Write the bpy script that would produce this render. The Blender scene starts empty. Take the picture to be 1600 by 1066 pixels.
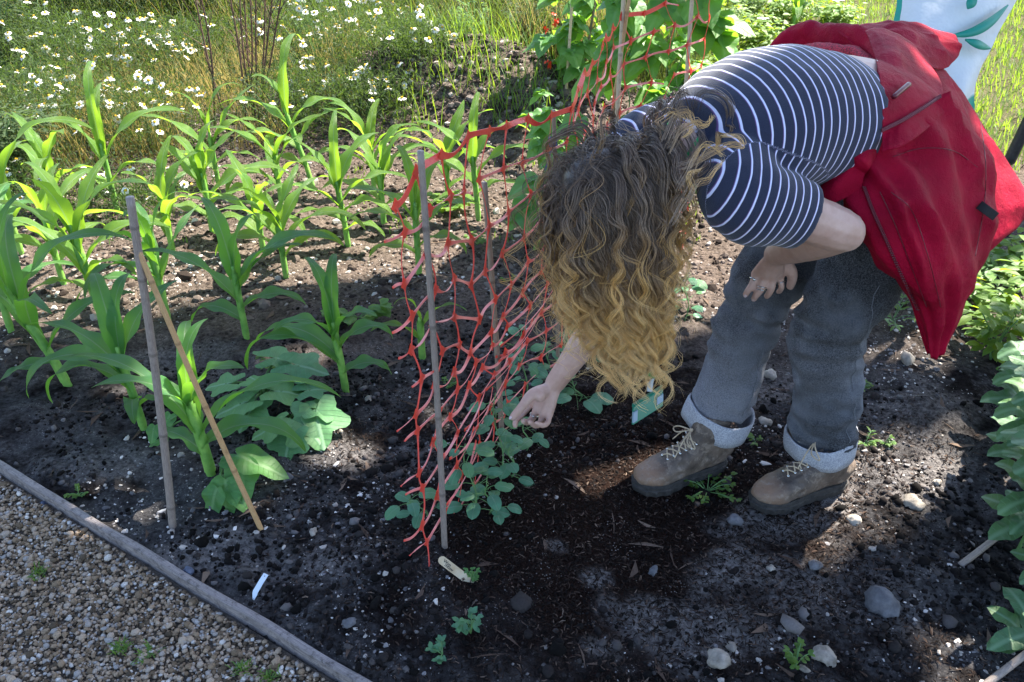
import bpy, math, random
import numpy as np
from mathutils import Vector, Matrix
R = math.radians
rng = np.random.default_rng(11); random.seed(11)
S = bpy.context.scene
COL = S.collection
# ---------------------------------------------------------------- camera
CAMZ, PITCH, FPX = 1.6, 32.0, 1386.0
cd = bpy.data.cameras.new('camera'); cam = bpy.data.objects.new('camera', cd); COL.objects.link(cam)
cam.location = (0, 0, CAMZ); cam.rotation_euler = (R(90 - PITCH), 0, 0)
cd.sensor_width = 36; cd.lens = 36 * FPX / 1600; cd.clip_start = .05; cd.clip_end = 400
S.camera = cam
# ---------------------------------------------------------------- world, sun, exposure
SUN_EL = 54.0; SUN_H = np.array([.80, .60]); SUN_H /= np.linalg.norm(SUN_H)
SUN_AZ = math.atan2(SUN_H[0], SUN_H[1])
W = bpy.data.worlds.new('World'); S.world = W; W.use_nodes = True
nt = W.node_tree; bgn = nt.nodes['Background']
sk = nt.nodes.new('ShaderNodeTexSky'); sk.sky_type = 'NISHITA'; sk.sun_disc = False
sk.sun_elevation = R(SUN_EL); sk.sun_rotation = SUN_AZ
nt.links.new(sk.outputs[0], bgn.inputs[0]); bgn.inputs[1].default_value = .108
sl = bpy.data.lights.new('sun', 'SUN'); sl.energy = 5.0; sl.angle = R(.53); sl.color = (1, .93, .80)
so = bpy.data.objects.new('sun', sl); COL.objects.link(so)
sdir = Vector((SUN_H[0] * math.cos(R(SUN_EL)), SUN_H[1] * math.cos(R(SUN_EL)), math.sin(R(SUN_EL))))
so.rotation_euler = sdir.to_track_quat('Z', 'Y').to_euler(); so.location = sdir * 20
S.view_settings.view_transform = 'Standard'; S.view_settings.look = 'None'
S.view_settings.exposure = 2.22; S.view_settings.gamma = 1
S.render.engine = 'CYCLES'
try:
    S.cycles.use_denoising = True
    S.cycles.max_bounces = 8; S.cycles.transmission_bounces = 4; S.cycles.diffuse_bounces = 4; S.cycles.glossy_bounces = 2
    S.cycles.use_adaptive_sampling = True
except Exception: pass
# ---------------------------------------------------------------- helpers
cp, sp_ = math.cos(R(PITCH)), math.sin(R(PITCH))
def ray(u, v):
    x = (u - 800) / FPX; y = (533 - v) / FPX
    return np.array([x, cp + y * sp_, -sp_ + y * cp])
def at(u, v, t): return np.array([0, 0, CAMZ]) + ray(u, v) * t          # photo pixel at a depth
def gr(u, v, z=0):
    d = ray(u, v); t = (z - CAMZ) / d[2]; return np.array([0, 0, CAMZ]) + d * t
def atY(u, v, Y):
    d = ray(u, v); return np.array([0, 0, CAMZ]) + d * (Y / d[1])
def _h(ix, iy, iz):
    n = (ix * 374761393 + iy * 668265263 + iz * 2147483647 * 7 + iz * 1274126177) & 0xffffffff
    n = ((n ^ (n >> 13)) * 1274126177) & 0xffffffff
    return ((n ^ (n >> 16)) & 0xffff) / 65535.0
def vn(p):
    p = np.asarray(p, float); i = np.floor(p).astype(np.int64); f = p - i; f = f * f * (3 - 2 * f)
    r = 0
    for a in (0, 1):
        for b in (0, 1):
            for c in (0, 1):
                w = (f[:, 0] if a else 1 - f[:, 0]) * (f[:, 1] if b else 1 - f[:, 1]) * (f[:, 2] if c else 1 - f[:, 2])
                r = r + w * _h(i[:, 0] + a, i[:, 1] + b, i[:, 2] + c)
    return r * 2 - 1
def fbm(p, o=4, s=1.0):
    p = np.asarray(p, float) * s; r = 0; a = 1
    for k in range(o): r = r + a * vn(p + k * 17.3); p = p * 2.03; a *= .5
    return r
def P3(x, y, z=0): return np.stack(np.broadcast_arrays(np.asarray(x, float), y, z), -1)
def meta(o, label=None, cat=None, group=None, kind=None):
    if label: o['label'] = label
    if cat: o['category'] = cat
    if group: o['group'] = group
    if kind: o['kind'] = kind
    return o
def mk(name, V, F, mat, parent=None, at_=None, smooth=True, midx=None, mats=None):
    """V (n,3); F array (m,k) or list of such arrays; at_ optional (n,3) vector attribute 'uvv'."""
    V = np.asarray(V, np.float32)
    Fs = F if isinstance(F, list) and isinstance(F[0], np.ndarray) else [np.asarray(F)]
    Fs = [np.asarray(f, np.int32) for f in Fs if len(f)]
    me = bpy.data.meshes.new(name)
    me.vertices.add(len(V)); me.vertices.foreach_set('co', V.ravel())
    nl = sum(f.size for f in Fs); npoly = sum(len(f) for f in Fs)
    me.loops.add(nl); me.loops.foreach_set('vertex_index', np.concatenate([f.ravel() for f in Fs]))
    st = []; o = 0
    for f in Fs:
        st.append(o + np.arange(len(f)) * f.shape[1]); o += f.size
    me.polygons.add(npoly); me.polygons.foreach_set('loop_start', np.concatenate(st).astype(np.int32))
    me.polygons.foreach_set('use_smooth', np.full(npoly, smooth))
    for m in (mats or [mat]): me.materials.append(m)
    if midx is not None: me.polygons.foreach_set('material_index', np.asarray(midx, np.int32))
    if at_ is not None:
        a = me.attributes.new('uvv', 'FLOAT_VECTOR', 'POINT'); a.data.foreach_set('vector', np.asarray(at_, np.float32).ravel())
    me.update(calc_edges=True); me.validate()
    ob = bpy.data.objects.new(name, me); COL.objects.link(ob)
    if parent: ob.parent = parent
    return ob
def empty(name, loc=(0, 0, 0), rz=0):
    o = bpy.data.objects.new(name, None); COL.objects.link(o); o.location = Vector(loc); o.rotation_euler = (0, 0, rz); o.empty_display_size = .05
    return o
class G:
    """collects pieces"""
    def __init__(s): s.V = []; s.F = {}; s.A = []; s.n = 0
    def add(s, V, F, A=None):
        V = np.asarray(V, float)
        for f in (F if isinstance(F, list) and isinstance(F[0], np.ndarray) else [np.asarray(F)]):
            f = np.asarray(f)
            if len(f): s.F.setdefault(f.shape[1], []).append(f + s.n)
        s.V.append(V); s.A.append(np.zeros((len(V), 3)) if A is None else np.asarray(A, float)); s.n += len(V)
        return s
    def out(s): return np.concatenate(s.V), [np.concatenate(f) for f in s.F.values()], np.concatenate(s.A)
    def build(s, name, mat, parent=None, smooth=True, origin=None):
        V, F, A = s.out()
        if origin is not None: V = V - np.asarray(origin)
        o = mk(name, V, F, mat, parent, A, smooth)
        if origin is not None and parent is None: o.location = Vector(origin)
        return o
def gridF(nu, nv, wrap=False):
    i = np.arange(nu - 1)[:, None]; j = np.arange(nv if wrap else nv - 1)[None]
    j2 = (j + 1) % nv
    return np.stack([i * nv + j, i * nv + j2, (i + 1) * nv + j2, (i + 1) * nv + j], -1).reshape(-1, 4)
def cr(P, n):
    """catmull-rom through rows of P, n samples"""
    P = np.asarray(P, float); m = len(P)
    if m == 2: t = np.linspace(0, 1, n)[:, None]; return P[0] * (1 - t) + P[1] * t
    Q = np.vstack([2 * P[0] - P[1], P, 2 * P[-1] - P[-2]])
    t = np.linspace(0, m - 1, n); k = np.minimum(t.astype(int), m - 2); f = (t - k)[:, None]
    a, b, c, d = Q[k], Q[k + 1], Q[k + 2], Q[k + 3]
    return .5 * (2 * b + (c - a) * f + (2 * a - 5 * b + 4 * c - d) * f ** 2 + (3 * b - a - 3 * c + d) * f ** 3)
def nrm(v): return v / np.maximum(np.linalg.norm(v, axis=-1, keepdims=True), 1e-9)
def loft(P, ra, rb=None, h=(0, 0, 1), m=None, n=20, raw=False, pw=2.0, cap=True):
    """tube through P; semi-axes ra (along A = the side nearest to h) and rb (along T x A)"""
    P = np.asarray(P, float); rb = ra if rb is None else rb
    k = len(P); ra = np.broadcast_to(np.asarray(ra, float), (k,)); rb = np.broadcast_to(np.asarray(rb, float), (k,))
    h = np.broadcast_to(np.asarray(h, float), (k, 3))
    m = m or k * 6
    if raw: Q = np.column_stack([P, ra, rb, h])
    else: Q = cr(np.column_stack([P, ra, rb, h]), m)
    C = Q[:, :3]; T = nrm(np.gradient(C, axis=0)); H = Q[:, 5:8]
    A = nrm(H - (H * T).sum(1, keepdims=True) * T); B = np.cross(T, A)
    th = np.arange(n) / n * 2 * math.pi
    c, s = np.cos(th), np.sin(th)
    c = np.sign(c) * abs(c) ** (2 / pw); s = np.sign(s) * abs(s) ** (2 / pw)
    V = C[:, None] + A[:, None] * (Q[:, 3, None] * c)[..., None] + B[:, None] * (Q[:, 4, None] * s)[..., None]
    V = V.reshape(-1, 3); mm = len(C)
    At = np.stack([np.tile(np.arange(n) / n, mm), np.repeat(np.linspace(0, 1, mm), n), np.zeros(mm * n)], -1)
    F = [gridF(mm, n, True)]
    if cap:
        V = np.vstack([V, C[:1], C[-1:]]); e0, e1 = mm * n, mm * n + 1; j = np.arange(n); j2 = (j + 1) % n
        F.append(np.stack([j2, j, np.full(n, e0)], -1)); F.append(np.stack([(mm - 1) * n + j, (mm - 1) * n + j2, np.full(n, e1)], -1))
        F = [F[0], np.vstack(F[1:])]
        At = np.vstack([At, [[.5, 0, 0]], [[.5, 1, 0]]])
    return V, F, At
def caps(P, r, n=14, m=None, **k):
    """tube with rounded ends: extends radius profile"""
    P = np.asarray(P, float); r = np.broadcast_to(np.asarray(r, float), (len(P),))
    t0 = nrm(P[0] - P[1]); t1 = nrm(P[-1] - P[-2])
    Q = cr(np.column_stack([P, r]), m or len(P) * 5)
    a = [np.r_[Q[0, :3] + t0 * Q[0, 3] * s, Q[0, 3] * math.sqrt(1 - s * s)] for s in (.98, .85, .6, .3)]
    b = [np.r_[Q[-1, :3] + t1 * Q[-1, 3] * s, Q[-1, 3] * math.sqrt(1 - s * s)] for s in (.3, .6, .85, .98)]
    Q = np.vstack([a, Q, b]); h = k.get('h')
    if h is None:
        T = nrm(P[-1] - P[0]); h = np.array([0, 0, 1.]) if abs(T[2]) < .8 else np.array([0, 1., 0])
    return loft(Q[:, :3], Q[:, 3], h=h, raw=True, n=n)
def ball(c, r, n=16, m=10, rot=None):
    th = np.linspace(.05, math.pi - .05, m); r = np.broadcast_to(np.asarray(r, float), (3,))
    ph = np.arange(n) / n * 2 * math.pi
    V = np.stack([np.outer(np.sin(th), np.cos(ph)), np.outer(np.sin(th), np.sin(ph)), np.outer(np.cos(th), np.ones(n))], -1).reshape(-1, 3) * r
    V = np.vstack([V, [[0, 0, r[2]], [0, 0, -r[2]]]])
    if rot is not None: V = V @ np.asarray(rot).T
    e0 = m * n; j = np.arange(n); j2 = (j + 1) % n
    return V + c, [gridF(m, n, True), np.vstack([np.stack([j2, j, np.full(n, e0)], -1), np.stack([(m - 1) * n + j, (m - 1) * n + j2, np.full(n, e0 + 1)], -1)])]
def fuse(g, voxel, sm=4, fac=.5, adapt=0):
    """union of overlapping closed pieces into one continuous surface -> V, F(list), N"""
    V, F, _ = g.out(); o = mk('tmp', V, F, None if False else MAT_TMP)
    md = o.modifiers.new('r', 'REMESH'); md.mode = 'VOXEL'; md.voxel_size = voxel; md.adaptivity = adapt
    if sm: s = o.modifiers.new('s', 'SMOOTH'); s.factor = fac; s.iterations = sm
    dg = bpy.context.evaluated_depsgraph_get(); me = bpy.data.meshes.new_from_object(o.evaluated_get(dg))
    n = len(me.vertices); V = np.empty(n * 3, np.float32); me.vertices.foreach_get('co', V); V = V.reshape(-1, 3).astype(float)
    N = np.empty(n * 3, np.float32); me.vertices.foreach_get('normal', N); N = N.reshape(-1, 3).astype(float)
    ls = np.empty(len(me.loops), np.int32); me.loops.foreach_get('vertex_index', ls)
    lt = np.empty(len(me.polygons), np.int32); me.polygons.foreach_get('loop_total', lt)
    st = np.concatenate([[0], np.cumsum(lt)[:-1]]); Fo = []
    for k in np.unique(lt): Fo.append(np.stack([ls[st[lt == k] + i] for i in range(k)], -1))
    om = o.data; bpy.data.objects.remove(o); bpy.data.meshes.remove(om); bpy.data.meshes.remove(me)
    return V, Fo, N
def seg_param(V, a, b):
    a = np.asarray(a, float); b = np.asarray(b, float); d = b - a; t = ((V - a) @ d) / (d @ d); c = a + np.clip(t, 0, 1)[:, None] * d
    return t, np.linalg.norm(V - c, axis=1)
# ---------------------------------------------------------------- materials
class N:
    def __init__(s, name):
        s.m = bpy.data.materials.new(name); s.m.use_nodes = True; s.t = s.m.node_tree; s.b = s.t.nodes['Principled BSDF']; s.o = s.t.nodes['Material Output']
    def n(s, typ, **k):
        n = s.t.nodes.new(typ)
        for a, v in k.items():
            if a.startswith('_'): setattr(n, a[1:], v)
            else:
                a = int(a[1:]) if a[0] == 'i' and a[1:].isdigit() else a.replace('__', ' ')
                if hasattr(v, 'node'): s.t.links.new(v, n.inputs[a])
                else: n.inputs[a].default_value = v
        return n
    def attr(s, name='uvv'): return s.n('ShaderNodeAttribute', _attribute_name=name).outputs['Vector']
    def sep(s, v): return s.n('ShaderNodeSeparateXYZ', i0=v).outputs
    def math(s, op, a, b=0.0, c=0.0):
        n = s.t.nodes.new('ShaderNodeMath'); n.operation = op
        for i, v in enumerate((a, b, c)):
            if hasattr(v, 'node'): s.t.links.new(v, n.inputs[i])
            elif i < len(n.inputs): n.inputs[i].default_value = v
        return n.outputs[0]
    def noise(s, scale=5, detail=4, rough=.6, vec=None, dist=0):
        if vec is None: vec = s.n('ShaderNodeNewGeometry').outputs['Position']
        return s.n('ShaderNodeTexNoise', Vector=vec, Scale=scale, Detail=detail, Roughness=rough, Distortion=dist).outputs[0]
    def ramp(s, f, stops, interp='LINEAR'):
        n = s.n('ShaderNodeValToRGB', i0=f); r = n.color_ramp; r.interpolation = interp
        while len(r.elements) < len(stops): r.elements.new(.5)
        for e, (p, c) in zip(r.elements, stops):
            e.position = p; e.color = (c, c, c, 1) if not hasattr(c, '__len__') else (*c, 1)
        return n.outputs[0]
    def mix(s, f, a, b, mode='MIX'):
        n = s.t.nodes.new('ShaderNodeMix'); n.data_type = 'RGBA'; n.blend_type = mode
        for i, v in ((0, f), (6, a), (7, b)):
            if hasattr(v, 'node'): s.t.links.new(v, n.inputs[i])
            elif i == 0: n.inputs[0].default_value = v
            else: n.inputs[i].default_value = (*v, 1)
        return n.outputs[2]
    def bump(s, h, d=.002, st=1.0): return s.n('ShaderNodeBump', Height=h, Distance=d, Strength=st).outputs[0]
    def done(s, color=None, rough=None, normal=None, **k):
        for a, v in (('Base Color', color), ('Roughness', rough), ('Normal', normal)):
            if v is None: continue
            if hasattr(v, 'node'): s.t.links.new(v, s.b.inputs[a])
            else: s.b.inputs[a].default_value = (*v, 1) if hasattr(v, '__len__') else v
        for a, v in k.items():
            a = a.replace('__', ' ')
            if hasattr(v, 'node'): s.t.links.new(v, s.b.inputs[a])
            else: s.b.inputs[a].default_value = v
        return s.m
    def translucent(s, col, fac, normal=None):
        tr = s.n('ShaderNodeBsdfTranslucent')
        if hasattr(col, 'node'): s.t.links.new(col, tr.inputs[0])
        else: tr.inputs[0].default_value = (*col, 1)
        mx = s.n('ShaderNodeMixShader', i0=fac); s.t.links.new(s.b.outputs[0], mx.inputs[1]); s.t.links.new(tr.outputs[0], mx.inputs[2])
        s.t.links.new(mx.outputs[0], s.o.inputs[0]); return s.m
MAT_TMP = bpy.data.materials.new('tmp')

def mat_soil():
    m = N('soil'); pos = m.n('ShaderNodeNewGeometry').outputs['Position']; x, y, z = m.sep(pos)
    big = m.noise(1.6, 4, .6); mid = m.noise(9, 5, .65); fine = m.noise(70, 6, .75); vf = m.noise(260, 4, .8)
    dark = m.mix(m.ramp(fine, [(.35, 0), (.65, 1)]), (.0035, .003, .0032), (.020, .016, .016))
    grey = m.mix(m.ramp(fine, [(.35, 0), (.65, 1)]), (.03, .028, .03), (.11, .105, .108))
    comp = m.mix(m.ramp(vf, [(.4, 0), (.62, 1)]), (.0035, .0025, .0022), (.032, .018, .014))
    # paler stony soil further off, sunlit tone in its colour; dark compost near
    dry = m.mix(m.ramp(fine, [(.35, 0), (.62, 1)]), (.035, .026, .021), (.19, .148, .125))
    c = m.mix(m.ramp(m.math('ADD', mid, m.math('MULTIPLY', big, .6)), [(.66, 0), (.88, 1)]), dark, grey)
    dx = m.math('SUBTRACT', x, .25); dy = m.math('SUBTRACT', y, 1.75)
    d2 = m.math('SQRT', m.math('ADD', m.math('MULTIPLY', m.math('MULTIPLY', dx, dx), 1.1), m.math('MULTIPLY', m.math('MULTIPLY', dy, dy), .9)))
    c = m.mix(m.ramp(m.math('ADD', d2, m.math('MULTIPLY', mid, .5)), [(.65, 1), (1.0, 0)]), c, comp)
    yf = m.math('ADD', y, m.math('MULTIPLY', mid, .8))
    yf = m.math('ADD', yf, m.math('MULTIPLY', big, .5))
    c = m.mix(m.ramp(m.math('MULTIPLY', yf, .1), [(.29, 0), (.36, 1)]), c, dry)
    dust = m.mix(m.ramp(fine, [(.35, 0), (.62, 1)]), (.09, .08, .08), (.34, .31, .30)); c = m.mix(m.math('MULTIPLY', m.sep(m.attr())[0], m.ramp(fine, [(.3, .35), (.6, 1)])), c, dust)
    vor = m.n('ShaderNodeTexVoronoi', Vector=pos, Scale=130.).outputs['Distance']
    c = m.mix(m.math('MULTIPLY', m.ramp(vor, [(.16, 1), (.24, 0)]), m.ramp(mid, [(.5, 0), (.66, 1)])), c, (.34, .31, .30))
    bm = m.bump(m.math('ADD', fine, m.math('MULTIPLY', vf, .5)), .012, 1)
    return m.done(c, .95, bm, **{'Specular__IOR__Level': .03})
def mat_turf():
    m = N('turf'); f = m.noise(6, 5, .7); g = m.noise(60, 4, .7)
    c = m.mix(m.ramp(f, [(.35, 0), (.65, 1)]), (.022, .034, .012), (.075, .08, .032)); c = m.mix(m.ramp(g, [(.4, 0), (.7, 1)]), c, (.17, .14, .085))
    return m.done(c, .95, m.bump(g, .02), **{'Specular__IOR__Level': .05})
def mat_noise(name, a, b, scale=30, rough=.8, bd=.002, detail=5, lo=.35, hi=.65, bs=None, **k):
    m = N(name); f = m.noise(scale, detail, .65)
    nb = m.noise(bs or scale * 3, 4, .7)
    return m.done(m.mix(m.ramp(f, [(lo, 0), (hi, 1)]), a, b), rough, m.bump(nb, bd), **k)
def mat_varied(name, stops, rough=.85, bd=.001, scale=200):
    """colour picked per piece from uvv.z"""
    m = N(name); a = m.sep(m.attr()); c = m.ramp(a[2], stops, 'LINEAR'); f = m.noise(scale, 4, .7)
    c = m.mix(m.ramp(f, [(.3, .0), (.7, .55)]), c, m.mix(1, c, (.55, .55, .55), 'MULTIPLY'))
    return m.done(c, rough, m.bump(f, bd), **{'Specular__IOR__Level': .12})
def mat_corn(name='maize_leaf_green', top=(.07, .21, .085), und=(.26, .56, .035)):
    m = N(name); u, v, r = m.sep(m.attr())
    au = m.math('ABSOLUTE', u); rib = m.ramp(au, [(.03, 1), (.10, 0)])
    w = m.math('SINE', m.math('MULTIPLY', u, 75.)); w2 = m.noise(14, 3, .6)
    c = m.mix(m.ramp(w, [(.0, 0), (1., .35)]), top, tuple(x * 1.45 for x in top))
    c = m.mix(m.ramp(w2, [(.35, 0), (.7, .6)]), c, (top[0] * 1.9, top[1] * 1.4, top[2] * .6))
    tip = m.ramp(m.math('ADD', v, m.math('MULTIPLY', r, .22)), [(1.0, 0), (1.2, 1)])
    c = m.mix(rib, c, (.22, .36, .16)); c = m.mix(tip, c, (.34, .34, .06))
    tc = m.mix(rib, und, (.30, .50, .14)); tc = m.mix(tip, tc, (.5, .45, .08))
    tc = m.mix(m.ramp(w, [(0, 0), (1, .4)]), tc, tuple(x * .72 for x in und))
    bm = m.bump(m.math('ADD', m.math('MULTIPLY', w, .5), m.math('MULTIPLY', rib, 2.)), .0012)
    m.done(c, .36, bm, **{'Specular__IOR__Level': .5}); return m.translucent(tc, .48)
def mat_leaf(name, top, und, vein=(.2, .3, .12), rough=.5, fac=.38, nveins=7., fine=40):
    m = N(name); u, v, r = m.sep(m.attr()); au = m.math('ABSOLUTE', u)
    rib = m.ramp(au, [(.02, 1), (.08, 0)])
    side = m.math('FRACT', m.math('SUBTRACT', m.math('MULTIPLY', v, nveins), m.math('MULTIPLY', au, 2.2)))
    sv = m.ramp(side, [(0, 1), (.09, 0)])
    ve = m.math('MAXIMUM', rib, m.math('MULTIPLY', sv, .7))
    f = m.noise(fine, 4, .65)
    c = m.mix(m.ramp(f, [(.3, 0), (.7, 1)]), tuple(x * .78 for x in top), tuple(x * 1.25 for x in top))
    c = m.mix(m.math('MULTIPLY', r, .55), c, (top[0] * 1.9, top[1] * 1.35, top[2] * .7)); c = m.mix(m.math('MULTIPLY', ve, .6), c, vein)
    tc = m.mix(m.math('MULTIPLY', r, .5), und, (und[0] * 1.5, und[1] * 1.15, und[2]))
    m.done(c, rough, m.bump(m.math('SUBTRACT', f, ve), .0015)); return m.translucent(tc, fac)
def mat_bamboo(name, a, b):
    m = N(name); u, v, r = m.sep(m.attr()); f = m.n('ShaderNodeTexNoise', Vector=m.n('ShaderNodeCombineXYZ', i0=m.math('MULTIPLY', u, 8), i1=m.math('MULTIPLY', v, 3)).outputs[0], Scale=6., Detail=5., Roughness=.7).outputs[0]
    g = m.noise(45, 4, .7); c = m.mix(m.ramp(f, [(.35, 0), (.65, 1)]), a, b); c = m.mix(m.ramp(g, [(.55, 0), (.75, .5)]), c, tuple(x * .35 for x in a))
    c = m.mix(m.ramp(r, [(.2, 0), (.9, .6)]), c, tuple(x * .4 for x in a))
    return m.done(c, .55, m.bump(f, .0006))
MSOIL = mat_soil(); MTURF = mat_turf()
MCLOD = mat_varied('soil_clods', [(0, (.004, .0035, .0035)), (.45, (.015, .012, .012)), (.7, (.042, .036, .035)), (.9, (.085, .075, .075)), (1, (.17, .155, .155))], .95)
MCLODSUN = mat_varied('sun_toned_clods', [(0, (.014, .010, .009)), (.45, (.07, .053, .045)), (.85, (.20, .16, .14)), (1, (.50, .45, .42))], .95)  # pale stony clods past the shadow line; sunlit tone put in the colour
MPEB = mat_varied('pebbles', [(0, (.05, .038, .027)), (.25, (.17, .12, .078)), (.5, (.30, .215, .145)), (.75, (.40, .31, .235)), (.93, (.28, .265, .26)), (1, (.68, .63, .58))], .75)
MCHIP = mat_varied('stone_chips', [(0, (.09, .085, .09)), (.4, (.20, .19, .20)), (.7, (.38, .34, .31)), (1, (.75, .70, .68))], .7)
MSTONE = mat_noise('pale_stone', (.13, .11, .09), (.38, .335, .29), 25, .8, .003)
MSTONEG = mat_noise('grey_stone', (.055, .055, .065), (.14, .14, .155), 25, .85, .003)
MSTONEB = mat_noise('blue_grey_stone', (.035, .045, .08), (.10, .12, .18), 25, .7, .002)
MFIB = mat_varied('mulch_fibres', [(0, (.007, .005, .0045)), (.6, (.030, .019, .015)), (.9, (.085, .055, .042)), (1, (.18, .13, .10))], .9)
MCORN = mat_corn(); MCORNSUN = mat_corn('maize_leaf_sun_toned', (.115, .245, .06), (.34, .58, .035))  # yellower maize copy, mostly for sunlit rows; sun tone put in the colour
MSTALK = mat_noise('maize_stalk', (.10, .26, .045), (.22, .42, .08), 20, .5, .001)
MBEAN = mat_leaf('bean_leaf', (.07, .20, .055), (.30, .60, .04), (.16, .30, .10))
MBEAN2 = mat_leaf('bean_leaf_low', (.06, .20, .06), (.22, .46, .05), (.20, .36, .14))
MSQUASH = mat_leaf('squash_leaf', (.075, .21, .09), (.18, .42, .09), (.26, .42, .27), .6, .25, 6.)
MPEA = mat_leaf('pea_leaf', (.07, .21, .12), (.14, .38, .08), (.16, .30, .17), .5, .28)
MBROAD = mat_leaf('broad_leaf', (.055, .14, .06), (.15, .34, .06), (.20, .34, .20), .55, .25)
MWEED = mat_leaf('weed_leaf', (.07, .17, .035), (.30, .48, .03), (.18, .30, .08))
MPOT = mat_leaf('potato_leaf', (.09, .19, .03), (.38, .55, .03), (.2, .3, .08))
MFERN = mat_leaf('chamomile_foliage_green', (.028, .062, .02), (.13, .23, .03), (.12, .2, .05), .7, .35)
MGRASS = mat_leaf('grass_blade', (.033, .058, .016), (.12, .19, .025), (.2, .25, .1), .6, .35)
MTREE = mat_leaf('tree_leaf', (.04, .09, .025), (.12, .25, .02), (.1, .15, .05), .5, .15)
MSTEM = mat_noise('green_stem', (.07, .16, .05), (.14, .28, .09), 40, .6, .0005)
MDOCK = mat_noise('dry_brown_stem', (.05, .028, .02), (.14, .075, .05), 40, .8, .001)
MBAMG = mat_bamboo('weathered_cane', (.17, .135, .115), (.33, .27, .235)); MBAMY = mat_bamboo('golden_cane', (.36, .20, .085), (.58, .37, .18))
MBAMD = mat_bamboo('dark_cane', (.17, .12, .085), (.32, .235, .175)); MBAMP = mat_bamboo('pale_cane', (.42, .32, .2), (.6, .5, .35))
MBARK = mat_noise('bark', (.06, .045, .035), (.15, .12, .09), 12, .9, .01)
# ================================================================ GROUND
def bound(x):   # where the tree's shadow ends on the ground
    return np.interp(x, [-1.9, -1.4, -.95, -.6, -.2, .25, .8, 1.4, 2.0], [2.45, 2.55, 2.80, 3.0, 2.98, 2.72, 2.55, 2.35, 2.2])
E0, E1 = gr(0, 726)[:2], gr(556, 1066)[:2]
Ed = (E1 - E0) / np.linalg.norm(E1 - E0); En = np.array([-Ed[1], Ed[0]])       # En points into the bed
if En[1] < 0: En = -En
def side(x, y): return (x - E0[0]) * En[0] + (y - E0[1]) * En[1]               # >0 bed, <0 path
MOUNDS = [(-.22, 5.0, .62, .34, .45), (.15, 4.75, .4, .16, .4), (-.75, 5.1, .5, .2, .4), (.12, 1.78, .22, .03, .2), (1.25, 2.15, .25, .045, .2), (-.15, 1.45, .3, .025, .3)]
def H0(x, y):
    z = np.zeros(np.broadcast(x, y).shape)
    for cx, cy, rx, h, ry in MOUNDS: z = z + h * np.exp(-(((x - cx) / rx) ** 2 + ((y - cy) / ry) ** 2))
    return z
def H(x, y, full=True):
    x = np.asarray(x, float); y = np.asarray(y, float); sh = np.broadcast(x, y).shape
    p = P3(x, y, 0).reshape(-1, 3)
    z = (fbm(p, 3, 3.) * .014).reshape(sh)
    if full: z = z + (fbm(p, 4, 14.) * .0085).reshape(sh) + (np.abs(fbm(p, 2, 40.)) * .004).reshape(sh)
    s = side(x, y); b = np.clip(s / .03, 0, 1)
    return np.where(s < 0, -.03 + .0 * z, z * b) + H0(x, y) * np.clip(s / .2, 0, 1)
def axis(lo, hi, fl, fh, st, gro=1.12):
    a = list(np.arange(fl, fh + st / 2, st)); d = st; v = fh
    while v < hi: d *= gro; v += d; a.append(v)
    d = st; v = fl
    while v > lo: d *= gro; v -= d; a.insert(0, v)
    return np.array(a)
X = axis(-120, 120, -2.2, 2.1, .0105); Y = axis(-60, 160, .75, 4.3, .0115, 1.06)
XX, YY = np.meshgrid(X, Y, indexing='ij'); ZZ = H(XX, YY)
V = P3(XX, YY, ZZ).reshape(-1, 3); F = gridF(len(X), len(Y))[:, ::-1]
c = V[F].mean(1); brown = (c[:, 0] > 1.75) & (c[:, 0] < 3.4) & (c[:, 1] > 3.2) & (c[:, 1] < 4.3) & (fbm(c * [1, 1, 0], 3, 1.4) > -.1)
turf = ~brown & ((c[:, 1] + .35 * fbm(c * [1, 1, 0], 3, 1.2) > 5.6) | ((c[:, 0] > 1.75) & (c[:, 1] > 3.3)) | (c[:, 0] < -6) | (c[:, 0] > 5) | (c[:, 1] < -3))
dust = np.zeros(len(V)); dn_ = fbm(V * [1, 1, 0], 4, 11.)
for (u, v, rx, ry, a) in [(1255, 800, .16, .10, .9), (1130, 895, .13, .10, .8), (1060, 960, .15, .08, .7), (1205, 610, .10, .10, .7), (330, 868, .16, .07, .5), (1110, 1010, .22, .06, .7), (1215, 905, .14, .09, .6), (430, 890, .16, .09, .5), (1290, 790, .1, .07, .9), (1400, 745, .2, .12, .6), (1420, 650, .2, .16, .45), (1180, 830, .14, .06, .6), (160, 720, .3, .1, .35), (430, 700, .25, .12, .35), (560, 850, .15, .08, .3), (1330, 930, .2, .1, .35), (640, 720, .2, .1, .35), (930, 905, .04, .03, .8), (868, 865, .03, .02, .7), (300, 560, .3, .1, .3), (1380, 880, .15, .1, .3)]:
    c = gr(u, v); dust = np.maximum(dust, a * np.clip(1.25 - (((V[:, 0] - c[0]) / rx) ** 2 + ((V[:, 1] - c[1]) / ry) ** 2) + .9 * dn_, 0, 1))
g = mk('ground', V, F, None, at_=np.stack([dust, dust, dust], -1), mats=[MSOIL, MTURF], midx=turf.astype(int)); meta(g, 'dark crumbly soil of the vegetable bed, turning to turf behind it', 'ground', kind='structure')

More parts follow.
